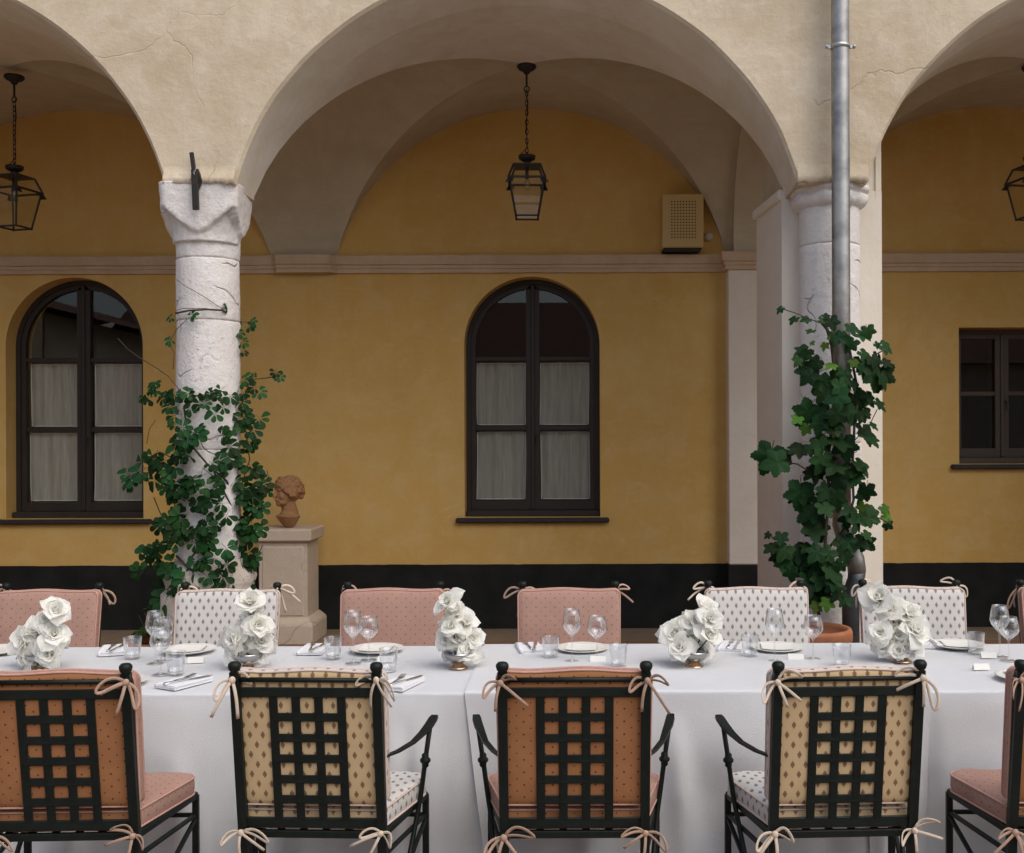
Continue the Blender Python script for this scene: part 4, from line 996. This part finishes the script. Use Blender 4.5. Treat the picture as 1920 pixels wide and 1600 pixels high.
def bow_mesh(seed, mat):
    random.seed(seed); g = MB(); prof = [(0.0056 * cos(a), 0.0017 * sin(a)) for a in (2 * pi * k / 8 for k in range(8))]
    def loop(ang, L, wd, lift):
        d = Vector((cos(ang), 0, sin(ang))); s = Vector((-sin(ang), 0, cos(ang))); pts = []
        for k in range(17):
            t_ = k / 16; a = pi * 2 * t_
            x = L * sin(a / 2) ** 0.85; y = wd * sin(a) * 0.9
            pts.append(d * x + s * y + Vector((0, -lift * sin(a / 2) + 0.006 * cos(a), -0.55 * L * sin(a / 2) ** 2)))
        g.sweep(pts, prof, up=(0, 1, 0))
    def tail(ang, L, bend):
        d = Vector((cos(ang), 0, sin(ang))); pts = []
        for k in range(9):
            t_ = k / 8; pts.append(d * (L * t_) + Vector((0, -0.010 * sin(pi * t_) - .004, -bend * t_ * t_)))
        g.sweep(pts, prof, up=(0, 1, 0))
    a1 = R(-.4, .5); a2 = pi - R(-.4, .5)
    loop(a1, R(.062, .10), R(.013, .023), R(.005, .02)); loop(a2, R(.055, .095), R(.013, .023), R(.005, .02))
    tail(-R(.5, 1.4), R(.07, .11), R(.02, .05)); tail(pi + R(.5, 1.4), R(.06, .11), R(.02, .05))
    g.ball((0, -0.004, 0), 0.0115, 10, 7, 1.0, 0.8, 1.15)
    g.tube([(0, 0, 0), (0, 0.02, 0.004), (0, 0.035, 0.0)], 0.0045, 6)
    return g.mesh("tie", mat)
BOW = {"pink": [bow_mesh(s, "pink_tie") for s in range(6)], "white": [bow_mesh(s + 20, "white_tie") for s in range(6)]}
random.seed(33)
def by(z): return -0.215 - 0.085 * (z - 0.42) / 0.58
def Bk(x, z, d=0.0): return Vector((x, by(z) + d, z))

def make_chair(kind, arms):
    r = empty("dining_chair")
    HWp = 0.248
    for s in (-1, 1):
        g = MB(); g.sweep([Bk(s * HWp, 0.0, -.03), Bk(s * HWp, 0.40), Bk(s * HWp, 0.985)], [(-.016, -.013), (.016, -.013), (.016, .013), (-.016, .013)], up=(0, 1, 0), sm=False)
        p = g.build("back_post", "iron", r)
        g = MB(); c = Bk(s * HWp, 1.0); g.lathe([(0.0, -0.024), (0.013, -0.022), (0.012, -0.014), (0.019, -0.008), (0.0228, 0.004), (0.0212, 0.013), (0.015, 0.0195), (0.0, 0.022)], 18, c); g.build("finial", "iron", p)
    g = MB(); g.tube([Bk(-HWp, 0.957), Bk(HWp, 0.957)], 0.0085, 10, up=(0, 1, 0)); g.build("top_rail", "iron", r)
    g = MB(); g.bar(Bk(-HWp + .014, 0.912), Bk(HWp - .014, 0.912), 0.034, 0.010, (0, 1, 0)); g.build("upper_band", "iron", r)
    g = MB(); g.bar(Bk(-HWp + .014, 0.437), Bk(HWp - .014, 0.437), 0.036, 0.010, (0, 1, 0)); g.build("lower_band", "iron", r)
    SX = [-0.118, -0.039, 0.041, 0.121]
    for x in SX:
        g = MB(); g.bar(Bk(x, 0.45, -.001), Bk(x, 0.90, -.001), 0.030, 0.007, (0, 1, 0), 0.002); g.build("slat", "iron", r)
    for z in (0.823, 0.7475, 0.672, 0.5965, 0.5225):
        g = MB(); g.bar(Bk(SX[0], z, -.001), Bk(SX[3], z, -.001), 0.029, 0.0062, (0, 1, 0), 0.002); g.build("lattice_bar", "iron", r)
    # seat frame
    FWd, SB, SF = 0.325, -0.205, 0.225
    corners = [(-HWp, SB), (HWp, SB), (FWd, SF), (-FWd, SF)]
    g = MB()
    for (xa, ya), (xb, yb) in zip(corners, corners[1:] + corners[:1]): g.bar((xa, ya, 0.392), (xb, yb, 0.392), 0.020, 0.026, (0, 0, 1))
    sf = g.build("seat_frame", "iron", r)
    for k in range(6):
        x = -0.20 + 0.08 * k; g = MB(); g.bar((x, SB, 0.400), (x * 1.28, SF, 0.400), 0.028, 0.006, (0, 0, 1), 0.002); g.build("seat_slat", "iron", sf)
    for s in (-1, 1):
        g = MB(); g.bar((s * FWd, SF, 0.0), (s * FWd, SF, 0.392), 0.024, 0.024, (0, 1, 0)); g.build("leg", "iron", r)
        g = MB(); g.bar((s * FWd, SF, 0.315), (s * HWp, SB, 0.315), 0.016, 0.016, (0, 0, 1)); g.build("stretcher", "iron", r)
        g = MB(); g.bar((s * FWd, SF - .01, 0.30), (s * HWp, SB - .01, 0.06), 0.016, 0.016, (1, 0, 0)); g.build("brace", "iron", r)
    g = MB(); g.bar((-FWd, SF, 0.315), (FWd, SF, 0.315), 0.016, 0.016, (0, 0, 1)); g.build("stretcher", "iron", r)
    if arms:
        for s in (-1, 1):
            g = MB(); a = [Bk(s * HWp, 0.675), Vector((s * 0.29, -0.14, 0.668)), Vector((s * 0.325, -0.04, 0.672)), Vector((s * 0.345, 0.04, 0.683)), Vector((s * 0.362, 0.09, 0.700)), Vector((s * 0.372, 0.125, 0.716)), Vector((s * 0.376, 0.145, 0.722))]
            pf = [(-.010, -.0045), (.010, -.0045), (.010, .0045), (-.010, .0045)]
            g.sweep(a, pf, up=(0, 0, 1), scale=[.8, .9, 1.0, 1.3, 1.6, 1.6, 1.3], sm=False); ar = g.build("armrest", "iron", r)
            g = MB(); b = [Vector((s * 0.366, 0.10, 0.703)), Vector((s * 0.346, 0.10, 0.565)), Vector((s * 0.328, 0.10, 0.43)), Vector((s * 0.318, 0.09, 0.37)), Vector((s * 0.30, 0.03, 0.24)), Vector((s * 0.268, -0.10, 0.06))]
            g.tube(b, 0.0095, 8, up=(0, 1, 0)); g.build("arm_support", "iron", ar)
            g = MB(); c = b[1]; g.lathe([(0.010, -0.026), (0.014, -0.020), (0.013, -0.012), (0.0205, -0.004), (0.0205, 0.004), (0.013, 0.012), (0.014, 0.020), (0.010, 0.026)], 14, c); g.build("collar", "iron", ar)
    # cushions
    ol = densify(rounded_poly([(-.262, .498), (.262, .498), (.268, .982), (-.268, .982)], 0.03), 0.035)
    ol = [Vector((p.x, p.y + (0.004 * sin(p.x * 17 + 1) if p.y > .9 else 0))) for p in ol]
    th = 0.05
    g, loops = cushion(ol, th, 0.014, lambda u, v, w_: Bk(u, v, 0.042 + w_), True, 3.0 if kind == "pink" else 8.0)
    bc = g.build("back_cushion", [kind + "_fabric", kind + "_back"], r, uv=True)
    for lp in loops:
        g = MB(); g.tube(lp, 0.0042, 6, closed=True); g.build("piping", kind + "_piping", bc)
    so_ = densify(rounded_poly([(-.245, -.19), (.245, -.19), (.345, .235), (-.345, .235)], [.03, .03, .06, .06]), 0.035)
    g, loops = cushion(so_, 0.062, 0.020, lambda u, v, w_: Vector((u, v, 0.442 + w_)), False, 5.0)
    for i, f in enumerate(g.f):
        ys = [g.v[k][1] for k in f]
        if max(ys) < -0.15: g.mi[i] = 1  # rear band of the seat takes the copy with painted warm light
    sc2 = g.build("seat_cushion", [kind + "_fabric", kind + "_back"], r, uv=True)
    for lp in loops:
        g = MB(); g.tube(lp, 0.0042, 6, closed=True); g.build("piping", kind + "_piping", sc2)
    for k, (x, z, d, a) in enumerate(((-HWp - .005, 0.955, -.02, 0), (HWp + .005, 0.955, -.02, 0), (-HWp, 0.40, -.028, 0), (HWp, 0.40, -.028, 0))):
        link("tie", BOW[kind][k], r, mat=Matrix.Translation(Bk(x, z, d)))
    return r
proto = {}
def chair(kind, arms, x, y, rz, label, group):
    key = (kind, arms)
    if key not in proto: proto[key] = o = make_chair(kind, arms)
    else:
        o = copy_tree(proto[key])
    o.location = (x, y, 0); o.rotation_euler = (0, 0, radians(rz)); tag(o, label, "chair", group)
    for t_ in o.children:
        if t_.name.startswith("tie"):
            t_.data = random.choice(BOW[kind]); l_ = t_.matrix_basis.translation.copy()
            far = abs(rz) > 90; top_ = l_.z > .8
            rot = Matrix.Rotation(radians(R(-38, 38)), 4, 'Y')
            if top_: rot = Matrix.Rotation(radians((-1 if l_.x > 0 else 1) * R(-25, 40)), 4, 'Z') @ rot
            t_.matrix_basis = Matrix.Translation(l_ + Vector((0, 0, R(-.008, .008) + (.025 if far and top_ else 0)))) @ rot @ Matrix.Scale(R(.9, 1.1), 4)
    return o
NG, FG = "chairs on the near side of the table", "chairs on the far side of the table"
NY = 4.07
chair("pink", False, -1.795, NY - .01, 2.0, "pink dotted armless chair at the lower left picture edge, lattice back to camera", NG)
chair("white", True, -0.908, NY + .01, -2.4, "cream sprigged armchair with lattice back, near side, left of the middle pink armchair", NG)
chair("pink", True, 0.008, NY, 0.3, "pink armchair in the middle of the near row", NG)
chair("white", True, 0.945, NY, 2.6, "cream sprigged armchair with lattice back, near side, right of the middle pink armchair", NG)
chair("pink", False, 1.805, NY, -1.0, "pink armless chair cut by the lower right picture edge", NG)
FYc = 5.56
chair("pink", True, -2.775, FYc, 180.5, "pink dotted chair at the left end of the far side", FG)
chair("white", True, -1.825, FYc - .01, 179, "white sprigged chair in front of the creeper column, far side", FG)
chair("pink", True, -0.945, FYc, 180.8, "pink dotted chair right of the bust pedestal, far side", FG)
chair("pink", True, -0.012, FYc - .01, 180, "pink dotted chair below the middle window, far side", FG)
chair("white", True, 0.987, FYc, 181, "white sprigged chair left of the terracotta pot, far side", FG)
chair("white", True, 1.80, FYc + .01, 177, "white sprigged chair right of the downpipe, far side", FG)
chair("pink", True, 2.655, FYc, 180, "pink chair just showing at the right edge of the far side", FG)

# ------------------------------------------------------------------ tables and cloths
TY0, TY1, TZ = 4.46, 5.46, 0.752
def cloth(name, x0, x1, lift, label, seed, swing=0.0, pucker=None):
    o_ = Vector(((x0 + x1) / 2, (TY0 + TY1) / 2, 0)); g = MB()
    Tz = TZ + lift; e = 0.004 + lift
    prof = []     # (y, z, drop fraction, side)
    for k in range(15): prof.append((TY1 + e + .012 * 0, 0.05 + (Tz - .012 - 0.05) * k / 14, 1 - k / 14, 1))
    for k in range(1, 5): a = pi / 2 * k / 5; prof.append((TY1 + e - .012 + .012 * cos(a), Tz - .012 + .012 * sin(a), 0, 0))
    for k in range(13): prof.append((TY1 + e - .012 - (TY1 - TY0 + 2 * e - .024) * k / 12, Tz, 0, 2))
    for k in range(1, 5): a = pi / 2 * k / 5; prof.append((TY0 - e + .012 - .012 * sin(a), Tz - .012 + .012 * cos(a), 0, 0))
    for k in range(29): prof.append((TY0 - e, Tz - .012 - (Tz - .012 - 0.015) * k / 28, k / 28, -1))
    rr = random.Random(int(seed * 10)); ridges = [(-3.5 + 7.3 * k / 26 + rr.uniform(-.12, .12), rr.uniform(.025, .06), rr.uniform(-.05, .06), rr.uniform(-.10, .10), rr.uniform(.02, .4)) for k in range(27)]
    nx = int((x1 - x0) / 0.012); rows = []
    for i in range(nx + 1):
        x = x0 + (x1 - x0) * i / nx; row = []
        for y, z, d, s in prof:
            xx = x; yy = y; zz = z
            if s in (1, -1):
                amp = 0.062 * d ** 0.8
                f = sin(x * 7.3 + seed + 0.9 * sin(x * 2.1 + seed)) * .6 + sin(x * 13.1 + seed * 2.3 + d * 1.2) * .25 + .8 * nz(x, seed, d * .8, 2.2)
                yy += s * (amp * (0.7 + f) + 0.010 * nz(x, z, seed, 4.0) * min(1, d * 5))
                for rx, rw, ra, rs_, r0 in ridges:
                    if d > r0: yy += s * ra * min(1, (d - r0) * 2.2) * math.exp(-((x - rx - rs_ * d) / (rw * (.7 + .6 * d))) ** 2)
                edge = max(0, 1 - (x - x0) / 0.25)
                xx += swing * d * edge; yy += s * 0.02 * d * edge
                if pucker is not None:
                    q = math.exp(-((x - pucker) / 0.07) ** 2); yy += s * 0.03 * q * math.exp(-((d - .05) / .07) ** 2)
            else:
                zz += (0.0012 + 0.0016 * abs(nz(x, y, seed, 3.5))) + 0.0012 * nz(x * 2, y * 6, seed, 3.0)
                if pucker is not None: zz -= 0.02 * math.exp(-((x - pucker) / 0.05) ** 2) * max(0, 1 - (y - TY0) / .06)
            row.append((xx - o_.x, yy - o_.y, zz))
        rows.append(row)
    g.rings(rows, False)
    c = g.build(name, "linen", normals=False); c.location = o_
    return tag(c, label, "tablecloth", "white tablecloths on the long table")
cloth("tablecloth", -3.5, -0.12, 0.0, "white tablecloth on the left part of the long table", 1.3)
cloth("tablecloth", -0.435, 1.46, 0.006, "white tablecloth on the middle of the long table, overlapping its neighbour", 1.3, 0.085)
cloth("tablecloth", 1.20, 3.7, 0.0, "white tablecloth on the right part of the long table", 1.3, 0.0)
for xa, xb, lb in ((-3.45, -0.45, "left"), (-0.44, 1.47, "middle"), (1.48, 3.65, "right")):
    tb = empty("table", ((xa + xb) / 2, (TY0 + TY1) / 2, 0)); tag(tb, "wooden table hidden under the %s tablecloth" % lb, "table", "tables under the cloths")
    h = (xb - xa) / 2 - .01
    g = MB(); g.box(-h, h, -0.485, 0.485, 0.70, 0.738); g.build("table_top", "table_wood", tb)
    for sx in (-1, 1):
        for sy_ in (-1, 1):
            g = MB(); g.bar((sx * (h - .12), sy_ * .38, 0), (sx * (h - .12), sy_ * .38, .70), .06, .06); g.build("leg", "table_wood", tb)

# ------------------------------------------------------------------ tableware
TT = TZ + 0.0065
def at_table(px, py): # point on the table top seen at a pixel
    Y = (CAMZ - TT) * F / (py - CY); return Vector(((px - CX) * Y / F, Y, TT))
def wine_mesh(hb, hs, r, rim):
    wl = 0.0013; g = MB()
    outer = [(0.0, 0.0), (0.037, 0.0), (0.037, 0.0015), (0.020, 0.004), (0.006, 0.009), (0.0042, 0.02), (0.0038, hs - .01), (0.006, hs - .002), (r * .45, hs + hb * .10), (r * .85, hs + hb * .28), (r, hs + hb * .42), (r * .98, hs + hb * .55), (r * .88, hs + hb * .8), (rim, hs + hb)]
    inner = [(rim - wl, hs + hb), (r * .88 - wl, hs + hb * .8), (r * .98 - wl, hs + hb * .55), (r - wl, hs + hb * .42), (r * .85 - wl, hs + hb * .29), (r * .45 - wl, hs + hb * .12), (0.001, hs + .006)]
    g.lathe(outer + inner, 28); return g.mesh("wine_glass", "drink_glass")
def tumbler_mesh():
    g = MB(); g.lathe([(0.0, 0.0), (0.030, 0.0), (0.033, 0.003), (0.036, 0.03), (0.0425, 0.098), (0.0422, 0.0995), (0.0408, 0.098), (0.0343, 0.03), (0.031, 0.014), (0.001, 0.011)], 28); return g.mesh("tumbler", "drink_glass")
WB, WS, TU = wine_mesh(0.125, 0.115, 0.044, 0.033), wine_mesh(0.105, 0.095, 0.047, 0.037), tumbler_mesh()
g = MB(); g.lathe([(0.0, 0.004), (0.08, 0.004), (0.10, 0.006), (0.128, 0.016), (0.130, 0.018), (0.126, 0.019), (0.10, 0.010), (0.08, 0.0085), (0.0, 0.008)], 44); g.lathe([(0.0, 0.0), (0.075, 0.0), (0.078, 0.004)], 40); PLATE = g.mesh("plate", "porcelain")
def napkin_mesh(seed):
    random.seed(seed); g = MB(); rows = []
    for k in range(6): g.box(-0.055 + R(-.002, .002), 0.055 + R(-.002, .002), -0.105 + R(-.003, .003), 0.105 + R(-.003, .003), 0.003 * k, 0.003 * k + 0.0028, 0.001)
    pts = [(x, 0, z) for x, z in ((-0.055, 0.0165), (-0.057, 0.010), (-0.055, 0.003))]
    g.sweep([(-0.055, -0.104, 0.0095), (-0.055, 0, 0.0098), (-0.055, 0.104, 0.0095)], [(0.009 * cos(a), 0.0095 * sin(a)) for a in (2 * pi * k / 10 for k in range(10))])
    return g.mesh("napkin", "napkin_cloth")
def fork_mesh():
    g = MB(); g.sweep([(0, -0.10, 0.002), (0, -0.03, 0.006), (0, 0.03, 0.004), (0, 0.045, 0.003)], [(-.004, -.001), (.004, -.001), (.004, .001), (-.004, .001)], scale=[1.5, .9, .8, 1.6])
    g.box(-0.012, 0.012, 0.043, 0.058, 0.002, 0.004)
    for x in (-.010, -.0035, .0035, .010): g.bar((x, 0.055, 0.003), (x * .9, 0.10, 0.007), 0.0035, 0.0018, (0, 0, 1), 0.0005)
    return g.mesh("fork", "silver")
def knife_mesh():
    g = MB(); g.sweep([(0, -0.11, 0.003), (0, -0.04, 0.0035), (0, 0.0, 0.003)], [(-.005, -.003), (.005, -.003), (.005, .003), (-.005, .003)], scale=[1.3, 1.0, .8], sm=False)
    g.sweep([(0.002, 0.0, 0.003), (0.003, 0.05, 0.003), (0.002, 0.095, 0.003), (-0.003, 0.115, 0.003)], [(-.008, -.0008), (.008, -.0008), (.008, .0008), (-.008, .0008)], scale=[.7, 1.1, 1.0, .2], sm=False)
    return g.mesh("knife", "silver")
def card_mesh():
    g = MB(); g.rings([[(x, -0.013, 0), (x, -0.0004, 0.026), (x, 0.0004, 0.026), (x, 0.013, 0)] for x in (-0.036, 0.036)], False, sm=False); return g.mesh("place_card", "paper", normals=False)
def menu_mesh():
    g = MB(); n = 10
    g.grid(lambda u, v: ((u - .5) * 0.15, (v - .5) * 0.15, 0.0 + 0.004 * (2 * u - 1) ** 2), 8, 2)
    g.grid(lambda u, v: ((u - .5) * 0.15, (v - .5) * 0.15, 0.0025 + 0.005 * (2 * u - 1) ** 2 + .003 * v), 8, 2)
    return g.mesh("menu_card", "paper", normals=False)
NAP, FORK, KNIFE, CARD, MENU = [napkin_mesh(s) for s in range(3)], fork_mesh(), knife_mesh(), card_mesh(), menu_mesh()
random.seed(55)
def put(name, me, p, rz, label, cat, group, dz=0.0, s=1.0):
    o = link(name, me); o.location = p + Vector((0, 0, dz)); o.rotation_euler = (0, 0, radians(rz)); o.scale = (s, s, s)
    return tag(o, label, cat, group)
GW = "wine glasses on the table"; GT = "water tumblers on the table"; GP = "plates on the table"; GN = "folded napkins on the table"; GK = "cutlery on the napkins"; GC = "place cards on the table"; GMn = "menu cards on the plates"
# far-side settings: where, tall glass, short glass, tumbler, plate, napkin, card
FAR = [("in front of the white chair by the creeper column", (290, 1241), (304, 1236), (247, 1231), (352, 1220), (212, 1219), (366, 1240)),
       ("in front of the pink chair right of the pedestal", (661, 1242), (690, 1236), (623, 1233), (705, 1220), (588, 1219), (722, 1240)),
       ("in front of the pink chair below the middle window", (1071, 1240), (1118, 1236), (1031, 1233), (1090, 1220), (993, 1218), (1120, 1241)),
       ("in front of the white chair left of the pot", (1451, 1241), (1523, 1237), (1405, 1232), (1455, 1220), (1372, 1217), (1491, 1238)),
       ("in front of the white chair right of the downpipe", (1873, 1234), (1890, 1241), (1828, 1228), (1795, 1216), (1735, 1211), (1852, 1236))]
for wh, tg, sg, tu, pl, na, ca in FAR:
    put("wine_glass", WB, at_table(*tg), R(0, 360), "tall wine glass " + wh, "wine glass", GW)
    put("wine_glass", WS, at_table(*sg), R(0, 360), "shorter wide wine glass " + wh, "wine glass", GW)
    put("tumbler", TU, at_table(*tu), R(0, 360), "clear water tumbler " + wh, "tumbler", GT)
    pp = at_table(*pl); put("plate", PLATE, pp, 0, "white plate " + wh, "plate", GP)
    put("menu_card", MENU, pp, R(-12, 12), "cream folded menu on the plate " + wh, "menu card", GMn, 0.012)
    pn = at_table(*na); rz = R(-25, 25)
    put("napkin", random.choice(NAP), pn, rz, "folded white napkin " + wh, "napkin", GN)
    put("fork", FORK, pn + Vector((-.012, 0, 0)), rz + R(-8, 14), "fork on the napkin " + wh, "fork", GK, 0.019)
    put("knife", KNIFE, pn + Vector((.022, 0, 0)), rz + R(-14, 4), "knife on the napkin " + wh, "knife", GK, 0.019)
    put("place_card", CARD, at_table(*ca), R(-12, 12), "small tent place card " + wh, "place card", GC)
put("plate", PLATE, at_table(-10, 1220), 0, "white plate at the left picture edge, far side", "plate", GP)
# near-side settings
for lb, px, py in (("between the two leftmost near chairs", 328, 1262), ("between the left cream chair and the middle pink chair", 727, 1257), ("behind the right post of the middle pink chair", 1158, 1250), ("behind the middle of the right cream chair", 1577, 1252)):
    put("tumbler", TU, at_table(px, py), R(0, 360), "clear water tumbler " + lb, "tumbler", GT)
for lb, px, py, rz in (("between the two leftmost near chairs", 345, 1281, -28), ("between the left cream chair and the middle pink chair", 752, 1284, -18)):
    pn = at_table(px, py); put("napkin", random.choice(NAP), pn, rz, "folded white napkin " + lb, "napkin", GN)
    put("fork", FORK, pn + Vector((-.02, -.0, 0)), rz + 10, "fork on the napkin " + lb, "fork", GK, 0.019)
    put("knife", KNIFE, pn + Vector((.015, .0, 0)), rz - 14, "knife on the napkin " + lb, "knife", GK, 0.019)
for lb, px, py in (("behind the leftmost near chair", 215, 1280), ("behind the left cream chair", 600, 1285), ("behind the middle pink chair", 1085, 1285), ("behind the right cream chair", 1560, 1285), ("left of the right edge near chair", 1925, 1277)):
    pp = at_table(px, py); put("plate", PLATE, pp, 0, "white plate " + lb, "plate", GP)
    put("menu_card", MENU, pp, R(-12, 12), "cream folded menu on the plate " + lb, "menu card", GMn, 0.012)
put("place_card", CARD, at_table(1838, 1258), 4, "small tent place card near the right edge, near side", "place card", GC)
put("wine_glass", WS, at_table(300, 1262), 0, "wine glass standing nearest the leftmost near chair", "wine glass", GW)

# ------------------------------------------------------------------ roses
def petal_mesh(seed, L, W, cup, curl, point):
    random.seed(seed); g = MB(); ph = R(0, 6)
    def fn(u, v):
        a = (u - .5) * 2
        wd = W * (sin(pi * (0.16 + 0.84 * (v ** .85)) * .78) ** .8) * (1 - 0.92 * max(0, (v - (.62 if point else .70)) / (.38 if point else .30)) ** (1.25 if point else 3.0))
        ang = curl[0] + (curl[1] - curl[0]) * v ** 1.3
        # integrate a bending spine
        y = 0; z = 0; n = 10
        for k in range(n):
            vv = v * (k + .5) / n; aa = curl[0] + (curl[1] - curl[0]) * vv ** 1.3; y += L * v / n * sin(aa); z += L * v / n * cos(aa)
        x = wd * a; off_ = cup * (a * a) * wd
        return (x, y - off_ * cos(ang) + .004 * sin(5 * a + ph) * v, z + off_ * sin(ang) * .6 + .003 * sin(7 * a + ph) * v)
    g.grid(fn, 6, 7); return g.mesh("petal", "rose_petal", normals=False)
PIN = [petal_mesh(s, 0.052, 0.024, 1.0, (radians(-8), radians(12)), False) for s in range(3)]
PMID = [petal_mesh(s + 10, 0.064, 0.040, .75, (radians(5), radians(75)), False) for s in range(4)]
POUT = [petal_mesh(s + 20, 0.086, 0.046, .30, (radians(42), radians(112)), True) for s in range(5)]
# closed heart of the flower, one small mesh
random.seed(3); g = MB()
for k in range(7):
    a = k * 2.4; me = PIN[k % 3]; Rm = Matrix.Rotation(a, 4, 'Z') @ Matrix.Translation((0, 0.006 + 0.0015 * k, 0)) @ Matrix.Scale(.74 + .025 * k, 4)
    g.add([Rm @ v.co for v in me.vertices], [tuple(p.vertices) for p in me.polygons])
HEART = g.mesh("rose", "rose_petal", normals=False)
def rose(parent, p, axis, s, spin, n_mid=6, n_out=8):
    z = Vector(axis).normalized(); x = Vector((0, 1, 0)).cross(z)
    x = x.normalized() if x.length > .1 else Vector((1, 0, 0)); y = z.cross(x); m = Matrix.Identity(4)
    for i in range(3): m[i][0], m[i][1], m[i][2], m[i][3] = x[i] * s, y[i] * s, z[i] * s, p[i]
    o = link("rose", HEART, parent, mat=m @ Matrix.Rotation(spin, 4, 'Z') @ Matrix.Translation((0, 0, -.02)))
    for k in range(n_mid):
        a = 2 * pi * k / n_mid + R(-.3, .3); link("petal", random.choice(PMID), o, mat=Matrix.Rotation(a, 4, 'Z') @ Matrix.Translation((0, 0.012, -.004)) @ Matrix.Rotation(R(-.3, .35), 4, 'X') @ Matrix.Rotation(R(-.25, .25), 4, 'Y') @ Matrix.Scale(R(.85, 1.15), 4))
    for k in range(n_out):
        a = 2 * pi * k / n_out + R(-.3, .3); link("petal", random.choice(POUT), o, mat=Matrix.Rotation(a, 4, 'Z') @ Matrix.Translation((0, 0.010, -.008)) @ Matrix.Rotation(R(-.55, .5), 4, 'X') @ Matrix.Rotation(R(-.4, .4), 4, 'Y') @ Matrix.Scale(R(.75, 1.3), 4))
ARR = [("leaning right, at the left picture edge", (75, 1251), [(103, 1140, 1.0), (85, 1160, .8), (68, 1178, .9), (100, 1185, .8), (42, 1198, .8), (72, 1205, .9), (48, 1228, .85), (90, 1222, .95), (70, 1232, .8)]),
       ("upright, before the white chair by the creeper", (463, 1252), [(468, 1124, .9), (470, 1148, .8), (482, 1170, .85), (455, 1172, .7), (437, 1198, .85), (488, 1200, .85), (462, 1200, .8), (440, 1226, .8), (478, 1224, .85)]),
       ("just left of the tablecloth overlap", (858, 1252), [(838, 1127, .95), (852, 1148, .75), (872, 1166, .8), (845, 1172, .6), (836, 1196, .8), (886, 1196, .85), (862, 1192, .8), (846, 1222, .8), (880, 1220, .8)]),
       ("leaning right, beside the middle pink armchair", (1300, 1251), [(1325, 1143, .95), (1330, 1160, .8), (1302, 1164, .8), (1282, 1172, .7), (1262, 1188, .8), (1296, 1196, .85), (1330, 1194, .75), (1274, 1214, .8), (1312, 1220, .85), (1292, 1228, .7)]),
       ("leaning left, right of the downpipe", (1690, 1243), [(1645, 1122, 1.0), (1668, 1142, .8), (1705, 1153, .85), (1690, 1168, .7), (1650, 1188, .85), (1716, 1184, .9), (1682, 1192, .8), (1655, 1214, .8), (1708, 1214, .8), (1684, 1222, .7)])]
for lb, base, rs in ARR:
    b = at_table(*base); ar = empty("rose_arrangement", b); tag(ar, "white rose tower in metal bowl, " + lb, "flowers", "white rose centrepieces")
    g = MB(); g.lathe([(0.018, 0.026), (0.030, 0.030), (0.052, 0.042), (0.064, 0.060), (0.066, 0.072), (0.063, 0.072), (0.058, 0.06), (0.0, 0.05)], 32); bw = g.build("bowl", "bowl_silver", ar)
    g = MB(); g.lathe([(0.0, 0.0), (0.042, 0.0), (0.043, 0.003), (0.036, 0.008), (0.024, 0.018), (0.019, 0.028), (0.0, 0.03)], 28); g.build("foot", "copper", bw)
    cx_ = sum(r[0] for r in rs) / len(rs)
    g = MB()
    for px, py, s in rs:
        Y = b.y - .02 + R(-.045, .045); p = P(px, py, Y) - b
        top_ = (1200 - py) / 80
        ax = Vector(((px - base[0]) / 60 * R(.7, 1.2) + R(-.25, .25), -R(.55, 1.0), R(.15, .5) + .45 * top_))
        rose(ar, p, ax, s * R(.80, .98), R(0, 6))
        g.tube([(0, 0, 0.055), (p.x * .4, p.y * .4 + .02, p.z * .55), (p.x * .95, p.y + .015, p.z - .01)], 0.0032, 6)
    for k in range(5):   # roses turned to the far side keep the tower full all round
        px, py, s = rs[2 + k % (len(rs) - 2)]; p = P(px + R(-12, 12), py + R(-8, 8), b.y + .085) - b
        rose(ar, p, (R(-.6, .6), 1, R(.1, .6)), .66, R(0, 6), 5, 6)
    g.build("stems", "stem_dark", ar)
